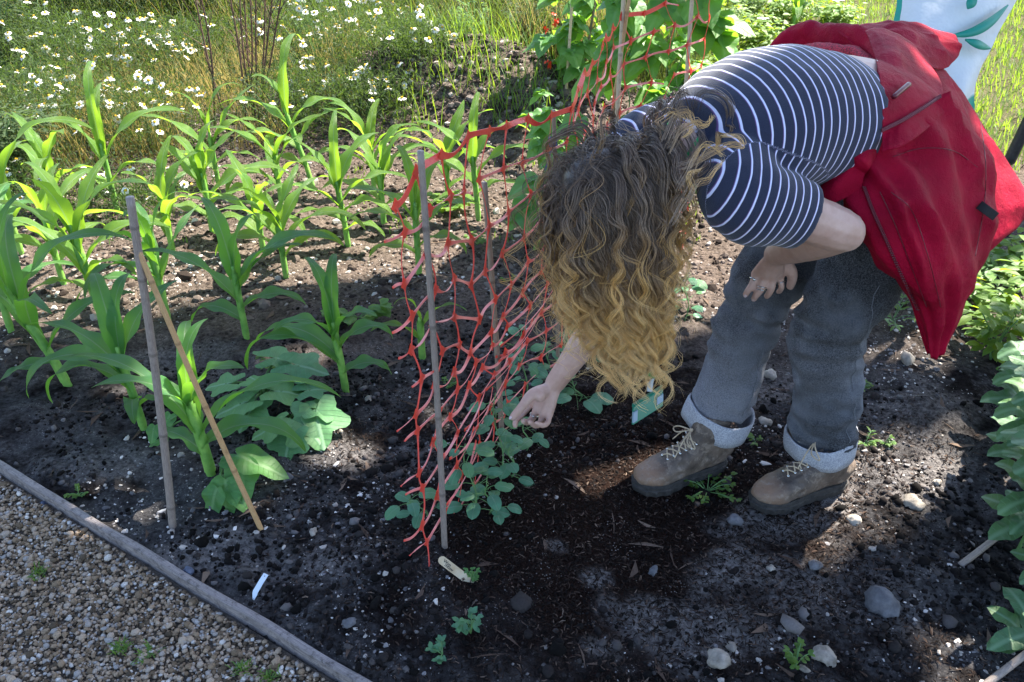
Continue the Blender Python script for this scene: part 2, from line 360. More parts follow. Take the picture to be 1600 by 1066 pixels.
ICO = None
def ico(n):
    import bmesh
    b = bmesh.new(); bmesh.ops.create_icosphere(b, subdivisions=n, radius=1)
    V = np.array([v.co[:] for v in b.verts]); F = np.array([[v.index for v in f.verts] for f in b.faces]); b.free(); return V, F
I1, I2, I3 = ico(1), ico(2), ico(3)
def rocks(C, Rr, I, flat=(.5, .9), jit=.18, rnd=None, var=24):
    """many irregular stones in one go: C centres, Rr radii"""
    n = len(C); V0, F0 = I; k = len(V0)
    sh = [V0 * (1 + jit * fbm(V0 + j * 9.7, 2, 1.3))[:, None] for j in range(var)]
    sh = np.array(sh)[rng.integers(0, var, n)]
    sc = np.stack([rng.uniform(.75, 1.25, n), rng.uniform(.65, 1.0, n), rng.uniform(flat[0], flat[1], n)], -1)
    sh = sh * sc[:, None]
    a = rng.uniform(0, 6.28, n); tx = rng.normal(0, .3, n)
    ca, sa = np.cos(a), np.sin(a); ct, st = np.cos(tx), np.sin(tx)
    y2 = sh[..., 1] * ct[:, None] - sh[..., 2] * st[:, None]; z2 = sh[..., 1] * st[:, None] + sh[..., 2] * ct[:, None]
    x = sh[..., 0] * ca[:, None] - y2 * sa[:, None]; y = sh[..., 0] * sa[:, None] + y2 * ca[:, None]
    V = np.stack([x, y, z2], -1) * Rr[:, None, None] + C[:, None]
    F = (F0[None] + (np.arange(n) * k)[:, None, None]).reshape(-1, 3)
    r = rng.random(n) if rnd is None else rnd
    A = np.zeros((n, k, 3)); A[..., 2] = r[:, None]
    return V.reshape(-1, 3), F, A.reshape(-1, 3)
def scatter(n, x0, x1, y0, y1, fn):
    x = rng.uniform(x0, x1, n); y = rng.uniform(y0, y1, n); k = fn(x, y); return x[k], y[k]
# gravel path: base sheet + pebbles
px, py = scatter(62000, -1.9, -.2, .85, 1.95, lambda x, y: (side(x, y) < -.022) & (side(x, y) > -1.25))
qx, qy = scatter(60000, -3.4, 1.0, -.3, 3.3, lambda x, y: (side(x, y) < -.022) & (side(x, y) > -1.7) & ~((x > -1.9) & (x < -.2) & (y > .85) & (y < 1.95) & (side(x, y) > -1.25)))
n0_ = len(px); px = np.r_[px, qx]; py = np.r_[py, qy]; r = (rng.gamma(3.2, .00085, len(px)) + .0020) * np.where(np.arange(len(px)) < n0_, 1, 1.5)
base = np.array([[-4, -1], [3.2, -2], *(E0 - Ed * 3.5)[None].tolist(), ])
q = [E0 - Ed * 4 - En * .012, E0 + Ed * 5 - En * .012, E0 + Ed * 5 - En * 3, E0 - Ed * 4 - En * 3]
MGR = mat_noise('path_grit', (.04, .032, .026), (.17, .13, .10), 160, .9, .006)
o = mk('path', [[*p, -.022] for p in q], [[3, 2, 1, 0]], MGR); meta(o, 'gravel path beside the bed', 'path', kind='structure')
V, F, A = rocks(P3(px, py, -.020 + r * rng.uniform(.1, .9, len(r))), r, I2 if 0 else I1, (.45, .8), .22)
o = mk('gravel', V, F, MPEB, at_=A); meta(o, 'loose tan and grey pea gravel of the path', 'gravel', kind='stuff')
# timber edging
def plank(a, b, z0, z1, w, name, mat, n=90):
    a = np.asarray(a); b = np.asarray(b); d = b - a; L = np.linalg.norm(d); d /= L; nn = np.array([-d[1], d[0]]); V = []
    prof = [(-w / 2, z0), (-w / 2, z1 - .003), (-w / 2 + .003, z1), (w / 2 - .003, z1), (w / 2, z1 - .003), (w / 2, z0)]
    for i in range(n):
        t = i / (n - 1); wob = .004 * math.sin(t * 9) + .0012 * math.sin(t * 61)
        for j, (s, z) in enumerate(prof):
            p = a + d * L * t + nn * (s * (1 + .10 * math.sin(t * 47 + j)) + wob); V.append([p[0], p[1], z + .003 * math.sin(t * 7) + .0008 * math.sin(t * 90 + j * 2)])
    A = [[j / 5, i / (n - 1) * L * 3, 0] for i in range(n) for j in range(6)]
    return mk(name, V, [gridF(n, 6, True)], mat, at_=A, smooth=False)
m = N('weathered_timber'); u, v, r_ = m.sep(m.attr())
f = m.n('ShaderNodeTexNoise', Vector=m.n('ShaderNodeCombineXYZ', i0=m.math('MULTIPLY', u, 14), i1=m.math('MULTIPLY', v, 1.6)).outputs[0], Scale=3., Detail=6., Roughness=.75).outputs[0]; gg = m.noise(60, 5, .7)
cc = m.mix(m.ramp(f, [(.35, 0), (.65, 1)]), (.13, .11, .11), (.33, .285, .275)); cc = m.mix(m.ramp(gg, [(.5, 0), (.66, .8)]), cc, (.06, .05, .048))
MTIM = m.done(cc, .85, m.bump(m.math('ADD', f, gg), .002))
pb = gr(404, 958)[:2]
plank(E0 - Ed * 1.6, E0 + Ed * 1.9, -.04, .016, .018, 'timber_edging', MTIM)
meta(bpy.data.objects['timber_edging'], 'long weathered grey timber board edging between gravel path and soil bed', 'edging')
# soil clods: dark inside the tree's shadow line, paler sun-toned ones beyond
def dens(x, y): return fbm(P3(x, y, 3.3), 3, 4.)
inbed = lambda x, y: side(x, y) > .02
def clear(x, y): return True
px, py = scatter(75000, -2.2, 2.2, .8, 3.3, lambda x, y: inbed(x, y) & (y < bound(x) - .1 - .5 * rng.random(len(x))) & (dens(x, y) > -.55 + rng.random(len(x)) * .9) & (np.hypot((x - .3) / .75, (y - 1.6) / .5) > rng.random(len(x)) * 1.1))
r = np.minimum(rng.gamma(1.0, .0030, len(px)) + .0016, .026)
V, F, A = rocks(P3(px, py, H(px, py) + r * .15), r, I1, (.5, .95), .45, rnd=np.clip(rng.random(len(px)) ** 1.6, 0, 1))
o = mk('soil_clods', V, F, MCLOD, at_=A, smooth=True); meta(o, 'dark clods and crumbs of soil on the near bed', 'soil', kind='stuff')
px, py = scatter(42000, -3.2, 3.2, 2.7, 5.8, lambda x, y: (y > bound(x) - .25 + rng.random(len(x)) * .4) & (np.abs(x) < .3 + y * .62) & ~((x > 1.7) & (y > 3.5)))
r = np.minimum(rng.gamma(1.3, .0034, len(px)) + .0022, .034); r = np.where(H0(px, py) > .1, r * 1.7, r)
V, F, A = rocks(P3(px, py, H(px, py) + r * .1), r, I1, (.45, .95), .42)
o = mk('sun_toned_clods', V, F, MCLODSUN, at_=A, smooth=False); meta(o, 'pale stony clods beyond the shade line, sunlit tone in their colour', 'soil', kind='stuff')
px, py = scatter(34000, -2.2, 2.2, .85, 3.2, lambda x, y: inbed(x, y) & (fbm(P3(x, y, 8.), 3, 3.) > -.25 + rng.random(len(x)) * 1.1) & (np.hypot((x - .3) / .7, (y - 1.6) / .5) > .2 + rng.random(len(x)) * .8))
r = np.minimum(rng.gamma(1.1, .0016, len(px)) + .0011, .012)
V, F, A = rocks(P3(px, py, H(px, py) + r * .35), r, I1, (.25, .8), .55)
o = mk('stone_chips', V, F, MCHIP, at_=A, smooth=False); meta(o, 'small white and grey stone chips scattered in the soil', 'stones', kind='stuff')
# mulch fibres
def fibres(x, y, z, L, w, lift=.25):
    n = len(x); a = rng.uniform(0, 6.28, n); e = rng.normal(0, lift, n); d = np.stack([np.cos(a) * np.cos(e), np.sin(a) * np.cos(e), np.sin(e)], -1)
    s = np.stack([-np.sin(a), np.cos(a), np.zeros(n)], -1) * w[:, None]; up = np.zeros((n, 3)); up[:, 2] = w
    c = np.stack([x, y, z], -1); k = rng.uniform(-.25, .25, n)[:, None] * L[:, None]
    mid = c + s / w[:, None] * k
    V = np.stack([c - d * L[:, None] / 2 - s, c - d * L[:, None] / 2 + s, mid + s + up, mid - s + up, c + d * L[:, None] / 2 - s * .5, c + d * L[:, None] / 2 + s * .5, mid - up], 1)
    f0 = np.array([[0, 1, 2], [0, 2, 3], [3, 2, 5], [3, 5, 4], [0, 6, 1], [6, 5, 1], [6, 4, 5]]); F = (f0[None] + (np.arange(n) * 7)[:, None, None]).reshape(-1, 3)
    A = np.zeros((n, 7, 3)); A[..., 2] = (rng.random(n) ** 2)[:, None]; return V.reshape(-1, 3), F, A.reshape(-1, 3)
px, py = scatter(90000, -1.0, 1.6, 1.0, 3.1, lambda x, y: inbed(x, y) & (np.hypot((x - .3) / .85, (y - 1.7) / .75) + .3 * dens(x, y) < .45 + rng.random(len(x)) * .75))
V, F, A = fibres(px, py, H(px, py) + rng.uniform(0, .006, len(px)), rng.uniform(.006, .018, len(px)), rng.uniform(.0005, .0014, len(px)))
o = mk('mulch', V, F, MFIB, at_=A, smooth=False); meta(o, 'brown fibrous compost mulch along the pea row', 'mulch', kind='stuff')
px, py = scatter(700, -2, 2, 1.0, 5, inbed)
V, F, A = fibres(px, py, H(px, py) + .004, rng.uniform(.03, .09, len(px)), rng.uniform(.0006, .0013, len(px)), .12); A[:, 2] = .9 + .1 * A[:, 2]
o = mk('straw_bits', V, F, MFIB, at_=A, smooth=False); meta(o, 'thin dry twigs and straw strewn over the bed', 'twigs', kind='stuff')
# single stones one can point at: px, py, width px, material, label
for (u, v, w, mt, lb) in [
    (1122, 1034, 40, MSTONE, 'large round pale stone at the bottom edge of the bed'),
    (1142, 1012, 17, MSTONE, 'small tan stone right behind the large round pale stone'),
    (1290, 1030, 36, MSTONE, 'long pale oval stone near the bottom right of the bed'),
    (1256, 1046, 15, MSTONE, 'small cream stone left of the long pale oval stone'),
    (1418, 566, 28, MSTONE, 'whitish stone on the ground below the tip of the red jacket'),
    (1205, 588, 22, MSTONE, 'pale stone between the two trouser legs, the one further back'),
    (1195, 660, 20, MSTONE, 'pale flat stone between the two trouser cuffs'),
    (1332, 816, 30, MSTONE, 'pale oval stone in front of the nearer boot heel'),
    (1272, 885, 28, MSTONEG, 'grey-white lump half sunk in soil below the nearer boot'),
    (1425, 790, 34, MSTONE, 'angular tan stone lit by the sun patch right of the boots'),
    (1464, 755, 15, MSTONE, 'small cream stone in the sun patch beside the broad beans'),
    (1375, 950, 62, MSTONEG, 'big dark grey rock lying in deep shade at lower right'),
    (1150, 815, 26, MSTONEG, 'grey mossy stone just in front of the nearer boot toe'),
    (295, 893, 20, MSTONEB, 'blue-grey rounded stone beside the timber edging'),
    (70, 790, 14, MSTONEB, 'bluish oval stone on the gravel against the timber board'),
    (490, 832, 17, MSTONE, 'beige ringed stone on dark soil right of the leaning cane'),
    (448, 748, 20, MSTONEG, 'dark blue-grey stone below the drooping maize leaf tip'),
    (545, 975, 24, MSTONEG, 'grey angular stone among clods above the board end'),
    (575, 625, 13, MSTONE, 'little white stone on bare soil left of the net'),
    (655, 133, 24, MSTONE, 'white boulder at the foot of the chamomile by the soil heap'),
    (765, 118, 28, MSTONE, 'white stone lodged in the face of the soil heap'),
    (483, 292, 34, MSTONE, 'pale block between maize stalks on the sunlit bed'),
    (1020, 895, 22, MSTONEG, 'pale blue-grey lump pressed in the compost'),
    (1205, 890, 16, MSTONE, 'small round white stone below the boots')]:
    p = gr(u, v); z = float(H(p[0], p[1])); p = gr(u, v, z); t = np.linalg.norm(p - [0, 0, CAMZ]); rr = w / FPX * t / 2 * .95
    Vr, Fr, Ar = rocks(np.array([[0, 0, 0.]]), np.array([rr]), I3, (.55, .75), .25, var=1 + int(u) % 1)
    Vr = Vr * (1 + .26 * fbm(Vr + u, 4, 1.3 / rr))[:, None]; Vr = Vr @ np.array(Matrix.Rotation(u * 1.7, 3, 'Z'))
    o = mk('stone', Vr, Fr, mt, at_=Ar); o.location = (p[0], p[1], z + rr * .25); meta(o, lb, 'stone', 'stones on the bed')

# ================================================================ PLANT BUILDERS
def blade(base, az, el, L, Wd, droop=1.6, pw=1.4, n=22, ac=5, fold=.25, ruf=.25, curl=0., twist=0., seed=0, gut=None):
    """a long arched leaf; az/el radians"""
    s = np.linspace(0, 1, n); e = el - droop * s ** pw; a = az + curl * s ** 1.5
    d = np.stack([np.cos(a) * np.cos(e), np.sin(a) * np.cos(e), np.sin(e)], -1) * (L / (n - 1))
    C = np.vstack([[0, 0, 0], np.cumsum((d[:-1] + d[1:]) / 2, 0)]) + base
    sd = np.stack([-np.sin(a), np.cos(a), np.zeros(n)], -1); T = nrm(d); nn = np.cross(T, sd)
    tw = twist * s ** 1.3 + .15 * np.sin(s * 5 + seed); ct, st = np.cos(tw)[:, None], np.sin(tw)[:, None]
    sd, nn = sd * ct + nn * st, nn * ct - sd * st
    w = Wd / 2 * np.minimum(1, (s + .12) * 3.2) ** .7 * (1 - s ** 2.6) ** .75 + .0006
    c = np.linspace(-1, 1, ac); rf = ruf * w[:, None] * np.sin(s[:, None] * 17 + seed + np.sign(c) * 1.3) * (abs(c) ** 2) * np.sin(math.pi * s)[:, None]
    V = C[:, None] + sd[:, None] * (w[:, None] * c)[..., None] + nn[:, None] * ((fold * (1 - .6 * s))[:, None] * w[:, None] * abs(c) + rf)[..., None]
    A = np.stack([np.tile(c, n), np.repeat(s, ac), np.full(n * ac, (seed * .37) % 1)], -1)
    return V.reshape(-1, 3), gridF(n, ac), A
LF = np.array([[0, 1, 2], [0, 2, 3], [1, 4, 2], [2, 4, 5], [2, 5, 6], [2, 6, 3], [4, 7, 5], [5, 7, 6]])
def cards(P, D, Nn, L, Wd, ob=.5, fold=.25):
    """many little folded leaves. P base, D direction, Nn normal"""
    n = len(P); D = nrm(D); Sd = nrm(np.cross(D, Nn)); U = np.cross(Sd, D); L = np.broadcast_to(L, (n,))[:, None]; w = np.broadcast_to(Wd, (n,))[:, None] / 2
    pts = [P, P + D * L * .35 - Sd * w + U * w * fold, P + D * L * .35, P + D * L * .35 + Sd * w + U * w * fold,
           P + D * L * .72 - Sd * w * .75 * (ob + .5) + U * w * (fold - .2), P + D * L * .72 - U * L * .04, P + D * L * .72 + Sd * w * .75 * (ob + .5) + U * w * (fold - .2), P + D * L - U * L * .14]
    V = np.stack(pts, 1).reshape(-1, 3); F = (LF[None] + (np.arange(n) * 8)[:, None, None]).reshape(-1, 3)
    r = rng.random(n); uu = np.array([0, -1, 0, 1, -.8, 0, .8, 0]); vv = np.array([0, .35, .35, .35, .72, .72, .72, 1])
    A = np.stack([np.tile(uu, n), np.tile(vv, n), np.repeat(r, 8)], -1); return V, F, A
def plate(c, d, nrml, size, fn, cup=.15, nr=5, nt=36, seed=0, fold=.15, wav=.05):
    """broad leaf: outline radius fn(theta), theta 0 = tip direction; c = where the stalk joins"""
    d = nrm(np.asarray(d, float)); nrml = np.asarray(nrml, float); s = nrm(np.cross(d, nrml)); n2 = np.cross(s, d)
    th = np.arange(nt) / nt * 2 * math.pi; rr = np.array([fn(t) for t in th]); rad = (np.arange(nr) + 1) / nr
    x = np.outer(rad, rr * np.cos(th)); y = np.outer(rad, rr * np.sin(th)); q = np.outer(rad, np.ones(nt))
    z = -cup * (x ** 2 + y ** 2) + fold * abs(y) + wav * np.sin(th * 5 + seed)[None] * q ** 2 + .03 * np.sin(x * 9 + seed) * q
    L = np.stack([x, y, z], -1).reshape(-1, 3); L = np.vstack([[[0, 0, 0]], L]) * size
    V = np.asarray(c) + L[:, :1] * d + L[:, 1:2] * s + L[:, 2:] * n2
    j = np.arange(nt); F = [np.stack([np.zeros(nt, int), 1 + j, 1 + (j + 1) % nt], -1), gridF(nr, nt, True)[:, ::-1] + 1]
    A = np.column_stack([L[:, 1] / size, L[:, 0] / size, np.full(len(L), (seed * .61) % 1)]); return V, F, A
def f_heart(t):   # bean leaflet
    t = (t + math.pi) % (2 * math.pi) - math.pi; a = abs(t) / math.pi
    return .62 * (1 - .25 * a) + .55 * max(0, 1 - a * 4.2) ** 1.5 - .16 * max(0, (a - .86) / .14)
def f_oval(t): return 1 / math.sqrt((math.cos(t) / 1.0) ** 2 + (math.sin(t) / .72) ** 2) * .8
def f_squash(t):
    t = (t + math.pi) % (2 * math.pi) - math.pi; a = abs(t)
    return .82 + .17 * math.cos(t * 5) + .025 * math.cos(t * 26) - .62 * max(0, (a - 2.75) / .4) 
def stem(g, P, r0, r1, n=6, m=10):
    P = np.asarray(P, float); T = P[-1] - P[0]; h = (1, 0, 0) if abs(T[2]) > np.linalg.norm(T) * .7 else (0, 0, 1)
    V, F, A = loft(P, np.linspace(r0, r1, len(P)), h=h, m=m, n=n); g.add(V, F, A); return g

def corn(u, v, hgt, plane, label, nl=7, lean=(0, 0), mat=None, w=.055, Lf=1.0, seed=0, leaves=None, stalkr=.011):
    rs = np.random.default_rng(seed + 100); p = gr(u, v); z = float(H(p[0], p[1], False)); p = gr(u, v, z)
    root = empty('maize_plant', (p[0], p[1], z)); meta(root, label, 'maize plant', 'maize plants in the bed')
    mat = mat or MCORN; sh = hgt * .52; lean = np.array([lean[0], lean[1], 0.])
    sp = [np.array([0, 0, -.02]), lean * .3 + [0, 0, sh * .35], lean * .7 + [0, 0, sh * .7], lean + [0, 0, sh]]
    g = G(); stem(g, sp, stalkr, stalkr * .62, 10, 16)
    for k in range(3):      # leaf sheaths thicken the stalk
        f0 = .12 + .26 * k; a = cr(sp, 30); i0 = int(f0 * 29); i1 = min(29, i0 + 9)
        V, F, A = loft(a[i0:i1], np.linspace(stalkr * 1.12, stalkr * 1.02, i1 - i0), h=(1, 0, 0), raw=True, n=10, cap=False); g.add(V, F, A)
    g.build('stalk', MSTALK, root)
    a = cr(sp, 60)
    if leaves is None:
        leaves = []
        for k in range(nl):
            f = (k + 1) / nl
            az = plane + (180 if k % 2 else 0) + rs.normal(0, 22)
            el = 48 + 30 * f + rs.normal(0, 6); L = hgt * (.62 + .32 * math.sin(math.pi * min(1, f * .95))) * Lf * rs.uniform(.85, 1.1)
            dr = (2.3 - 1.35 * f ** 1.6) * rs.uniform(.8, 1.15)
            leaves.append((az, el, L, dr, rs.normal(0, .5), rs.normal(0, .45)))
    for k, (az, el, L, dr, cu, tw) in enumerate(leaves):
        f = .22 + .75 * (k + .6) / len(leaves); b = a[int(min(f, .99) * 59)]
        V, F, A = blade(b, R(az), R(el), L * .83, (1.08 if el < 80 else .8) * w * (.65 + .45 * min(1, L / (hgt * .8))) , max(dr, .8) if el < 78 else 1.5 + rs.random() * 1.1, (1.25 + rs.random() * .5) if el < 78 else 2.8, 26, 7, .35, .32, cu, tw, seed * 3.1 + k * 1.7)
        mk('leaf', V, F, mat, root, A)
    return root
# ================================================================ MAIZE
corn(110, 606, .70, 130, 'dark green maize in the front left, stalk leaning left over shaded soil', 8, (-.10, 0), w=.050, seed=1, stalkr=.013,
     leaves=[(200, 5, .22, .9, .2, 0), (20, 60, .42, 1.5, .3, .3), (160, 62, .5, 1.6, .2, -.4), (-60, 70, .45, 1.7, .5, .2), (120, 72, .52, 1.6, -.3, .4), (10, 68, .58, 1.9, .1, .2), (170, 78, .5, 2.2, -.2, 0), (60, 84, .42, .9, .2, .1)])
corn(18, 520, .62, 100, 'maize at the left photo edge, half out of view', 7, (0, .02), w=.045, seed=22)
corn(158, 492, .66, 20, 'tall broad-leaved maize just left of the grey cane', 9, (-.03, .02), mat=MCORNSUN, w=.058, seed=2, stalkr=.014,
     leaves=[(200, 50, .3, 1.8, .2, .3), (-30, 60, .4, 1.7, 0, 0), (170, 65, .48, 1.5, .3, .3), (20, 60, .45, 1.8, 0, .2), (200, 75, .42, 1.2, 0, 0), (60, 75, .44, 1.0, .2, .2), (5, 72, .5, 1.9, .2, -.2), (150, 80, .42, .8, 0, .2), (-90, 75, .4, 1.0, 0, 0)])
corn(35, 400, .62, 160, 'bright yellow-green maize at far left with one leaf arching right', 8, (0, 0), mat=MCORNSUN, w=.055, seed=3,
     leaves=[(200, 60, .4, 1.3, 0, 0), (10, 60, .35, 1.2, 0, 0), (170, 80, .5, 1.0, 0, .2), (120, 78, .5, 2.2, 0, 0), (0, 76, .72, 2.0, .1, .3), (200, 86, .45, .5, 0, 0), (60, 75, .3, 1.6, 0, 0)])
corn(185, 335, .62, 80, 'upright maize standing directly in front of the chamomile', 7, (0, 0), mat=MCORNSUN, w=.05, seed=4,
     leaves=[(160, 50, .35, 2.2, 0, 0), (0, 55, .4, 2.2, 0, 0), (190, 78, .4, 2.4, 0, 0), (20, 70, .6, 1.9, .2, .2), (90, 84, .45, .4, 0, 0), (100, 88, .55, .25, 0, 0)])
corn(226, 672, .52, 150, 'maize behind the grey cane with a pair of hanging blue-green leaves', 7, (-.03, .03), w=.052, seed=5,
     leaves=[(-10, 45, .2, 1.2, 0, 0), (-70, 40, .18, 1.9, 0, 0), (180, 62, .42, 2.9, .2, .2), (205, 70, .46, 2.9, .1, .1), (160, 55, .4, 1.3, .3, .3), (40, 75, .38, 1.2, 0, 0), (80, 82, .38, .5, 0, 0), (120, 78, .34, .9, 0, 0)])
corn(331, 742, .50, 20, 'front maize between the two crossed canes with long drooping leaves', 8, (-.02, .01), w=.056, seed=6, stalkr=.014,
     leaves=[(160, 40, .20, 1.3, .0, 0), (8, 45, .40, 2.1, -.2, .3), (15, 58, .55, 1.9, -.15, -.3), (165, 62, .52, 1.5, .1, .2), (100, 80, .42, .45, 0, .1), (200, 72, .35, 1.6, 0, .2), (-20, 74, .34, 1.4, 0, 0), (60, 84, .3, .7, 0, 0)])
corn(386, 530, .52, 20, 'maize behind the squash with a blue-green V of leaves', 7, (-.01, .02), w=.055, seed=7,
     leaves=[(160, 30, .3, 1.9, .2, 0), (10, 40, .3, 1.8, 0, 0), (170, 55, .46, 1.2, .1, .2), (20, 62, .36, 1.4, 0, 0), (15, 56, .5, 1.7, .2, .2), (130, 78, .38, .35, 0, 0), (40, 80, .3, .5, 0, 0)])
corn(263, 500, .52, 60, 'dark slim maize between two paler ones behind the crossed canes', 8, (-.01, .02), w=.038, seed=8)
corn(333, 368, .52, 20, 'sunlit maize with broad blades in the third row, stalk pale green', 8, (0, .01), mat=MCORNSUN, w=.06, seed=9,
     leaves=[(190, 45, .3, 1.8, 0, 0), (-10, 50, .42, 2.1, 0, 0), (15, 52, .50, 1.7, -.2, .2), (165, 72, .34, .7, 0, 0), (150, 80, .36, .5, 0, 0), (20, 74, .32, .9, 0, .2), (60, 84, .32, .4, 0, 0)])
corn(342, 290, .50, 165, 'yellow-green maize with a long leaf arching left towards the daisies', 7, (0, 0), mat=MCORNSUN, w=.045, seed=10,
     leaves=[(170, 40, .4, 1.9, .1, 0), (0, 40, .3, 1.6, 0, 0), (185, 60, .56, 1.5, .1, .2), (15, 70, .48, .5, 0, 0), (20, 60, .4, 2.0, 0, 0), (30, 84, .45, .3, 0, .1), (200, 80, .35, .6, 0, 0)])
corn(492, 300, .74, 10, 'tallest sunlit maize left of centre, top leaf curling over at the tip', 9, (-.10, .04), mat=MCORNSUN, w=.055, seed=11,
     leaves=[(190, 50, .3, 1.6, 0, 0), (-20, 45, .3, 1.6, 0, 0), (170, 40, .45, 1.6, 0, 0), (10, 60, .4, 1.5, 0, 0), (190, 62, .46, 1.6, 0, 0), (15, 66, .42, 2.2, 0, 0), (170, 80, .36, .3, 0, 0), (75, 84, .55, 1.0, 0, .2)])
corn(447, 432, .48, 30, 'small leafy maize in front of the pale block', 8, (0, 0), mat=MCORNSUN, w=.042, seed=12)
corn(545, 388, .56, 20, 'maize with crossing broad leaves left of the net, in full sun', 8, (-.02, 0), mat=MCORNSUN, w=.05, seed=13,
     leaves=[(-20, 45, .25, 1.8, 0, 0), (190, 50, .3, 1.7, 0, 0), (-15, 60, .35, 2.4, 0, 0), (205, 55, .45, 1.6, 0, .2), (5, 55, .40, 1.6, 0, 0), (170, 76, .35, 1.0, 0, 0), (40, 75, .4, 1.6, .2, .2), (90, 86, .4, .5, 0, 0)])
corn(541, 612, .46, 150, 'solitary maize in the middle with blue-green top and bowed side leaves', 8, (-.02, .02), w=.053, seed=14,
     leaves=[(5, 38, .22, 2.1, .1, 0), (175, 55, .52, 2.6, -.2, .3), (165, 50, .40, 2.0, .1, .2), (15, 62, .28, 2.6, 0, 0), (200, 72, .30, 2.2, 0, 0), (-20, 76, .26, 1.8, 0, .2), (90, 82, .34, .9, 0, 0), (130, 80, .32, .8, 0, 0)])
corn(655, 430, .58, 20, 'maize standing right behind the first net cane', 8, (0, 0), mat=MCORNSUN, w=.05, seed=15,
     leaves=[(190, 45, .3, 2.4, 0, 0), (-10, 50, .3, 2.4, 0, 0), (180, 60, .4, 2.0, .2, .2), (10, 55, .4, 1.9, 0, 0), (195, 70, .42, 1.5, 0, 0), (60, 75, .36, 1.2, 0, 0), (120, 84, .38, .5, 0, 0), (20, 80, .3, .6, 0, 0)])
corn(748, 345, .56, 10, 'maize behind the net, rightmost of the row, with hooked top leaf', 8, (-.02, 0), mat=MCORNSUN, w=.05, seed=16,
     leaves=[(190, 40, .3, 1.8, 0, 0), (-10, 45, .3, 1.8, 0, 0), (175, 55, .42, 1.9, 0, 0), (10, 60, .4, 1.8, 0, 0), (170, 70, .42, 1.3, 0, 0), (20, 74, .45, 2.4, 0, 0), (80, 84, .4, .8, 0, 0)])
corn(585, 300, .46, 30, 'short maize at the back of the middle row beside a daisy clump', 7, (0, 0), mat=MCORNSUN, w=.04, seed=17)
corn(660, 560, .3, 200, 'thin single-leaf maize low behind the net cane', 3, (0, 0), mat=MCORNSUN, w=.03, seed=18)
corn(1238, 52, .45, 60, 'lone sunlit maize behind the bent back and red jacket', 5, (0, 0), mat=MCORNSUN, w=.06, seed=19)
corn(100, 445, .5, 40, 'slim bright maize between the two leftmost front plants', 7, (0, 0), mat=MCORNSUN, w=.042, seed=31)
corn(412, 395, .44, 150, 'small maize in the sunlit row behind the blue-green V maize', 7, (0, 0), mat=MCORNSUN, w=.04, seed=32)
corn(600, 352, .5, 15, 'maize half a step left of the net, behind its first cane', 7, (0, 0), mat=MCORNSUN, w=.045, seed=33)
corn(270, 392, .45, 100, 'short bright maize behind the dark slim one', 7, (0, 0), mat=MCORNSUN, w=.04, seed=34)
corn(440, 318, .48, 170, 'pale maize behind the pale block, leaves crossing its neighbour', 7, (0, 0), mat=MCORNSUN, w=.042, seed=35)
corn(700, 318, .46, 15, 'maize in the back row seen through the top of the net', 7, (0, 0), mat=MCORNSUN, w=.045, seed=36)
corn(95, 330, .5, 160, 'yellow-green maize in front of the daisies at left', 7, (0, 0), mat=MCORNSUN, w=.045, seed=37)
# ================================================================ CANES
def cane(P0, P1, r, mat, label, knots=(.3, .55, .8), bend=0., name='bamboo_cane', group='bamboo canes'):
    P0 = np.asarray(P0, float); P1 = np.asarray(P1, float); n = 40; t = np.linspace(0, 1, n); rad = np.full(n, r) * (1 - .12 * t)
    rs = np.random.default_rng(int(abs(P0[0]) * 1000)); C = P0 + (P1 - P0) * t[:, None] + (np.sin(t * math.pi) * bend)[:, None] * np.array([1, .3, 0])
    T = sorted(set(np.round(np.concatenate([t] + [[k - .008, k - .002, k + .002, k + .008] for k in knots]), 5))); T = np.array(T)
    C = np.stack([np.interp(T, t, C[:, i]) for i in range(3)], -1); rad = r * (1 - .12 * T)
    mark = np.zeros(len(T))
    for k in knots: rad = rad * (1 + .14 * np.exp(-((T - k) / .005) ** 2)); mark = np.maximum(mark, np.exp(-((T - k) / .004) ** 2))
    h = (1, 0, 0); V, F, A = loft(C, rad, h=h, raw=True, n=12); A[:len(T) * 12, 2] = np.repeat(mark, 12)
    A[:, 1] *= np.linalg.norm(P1 - P0) * 4
    o = mk(name, V - P0, F, mat, at_=A); o.location = Vector(P0); meta(o, label, 'cane', group)
    # dark hollow end
    return o
b0 = gr(266, 822); t0 = atY(203, 308, b0[1] + .02)
cane(b0 - [0, 0, .05], t0, .0098, MBAMG, 'upright grey bamboo cane at left, bare top end showing', (.12, .36, .60, .80, .93), .006)
b1 = gr(418, 836); t1 = at(213, 384, np.dot(t0, [0, cp, -sp_]) + CAMZ * sp_ + .055)
cane(b1 - [0, 0, .05], t1, .0068, MBAMY, 'golden bamboo cane leaning left onto the upright grey one', (.3, .52, .72, .9), -.004)
NET = [(-.165, 1.57), (-.022, 1.985), (.146, 2.32)]
NC1 = gr(695, 868); NT1 = atY(657, 236, NC1[1] + .01); cane(NC1 - [0, 0, .08], NT1, .0074, MBAMG, 'grey cane at the front end of the orange net, label at its foot', (.25, .45, .66, .86), .004)
NC2 = gr(787, 702); NT2 = atY(757, 285, NC2[1]); cane(NC2 - [0, 0, .08], NT2, .0076, MBAMD, 'short brown cane, second along the net, next to the reaching hand', (.4, .7), .003)
NC3 = gr(873, 610); NT3 = atY(865, 172, NC3[1]); cane(NC3 - [0, 0, .08], NT3, .0062, MBAMD, 'thin dark cane, third along the net, tied with blue twine', (.4, .7), .003)
NC4 = gr(947, 438); NT4 = atY(981, -120, NC4[1]); cane(NC4 - [0, 0, .08], NT4, .0085, MBAMP, 'pale tall bean cane rising just above the bowed head', (.3, .5, .7, .9), .003)
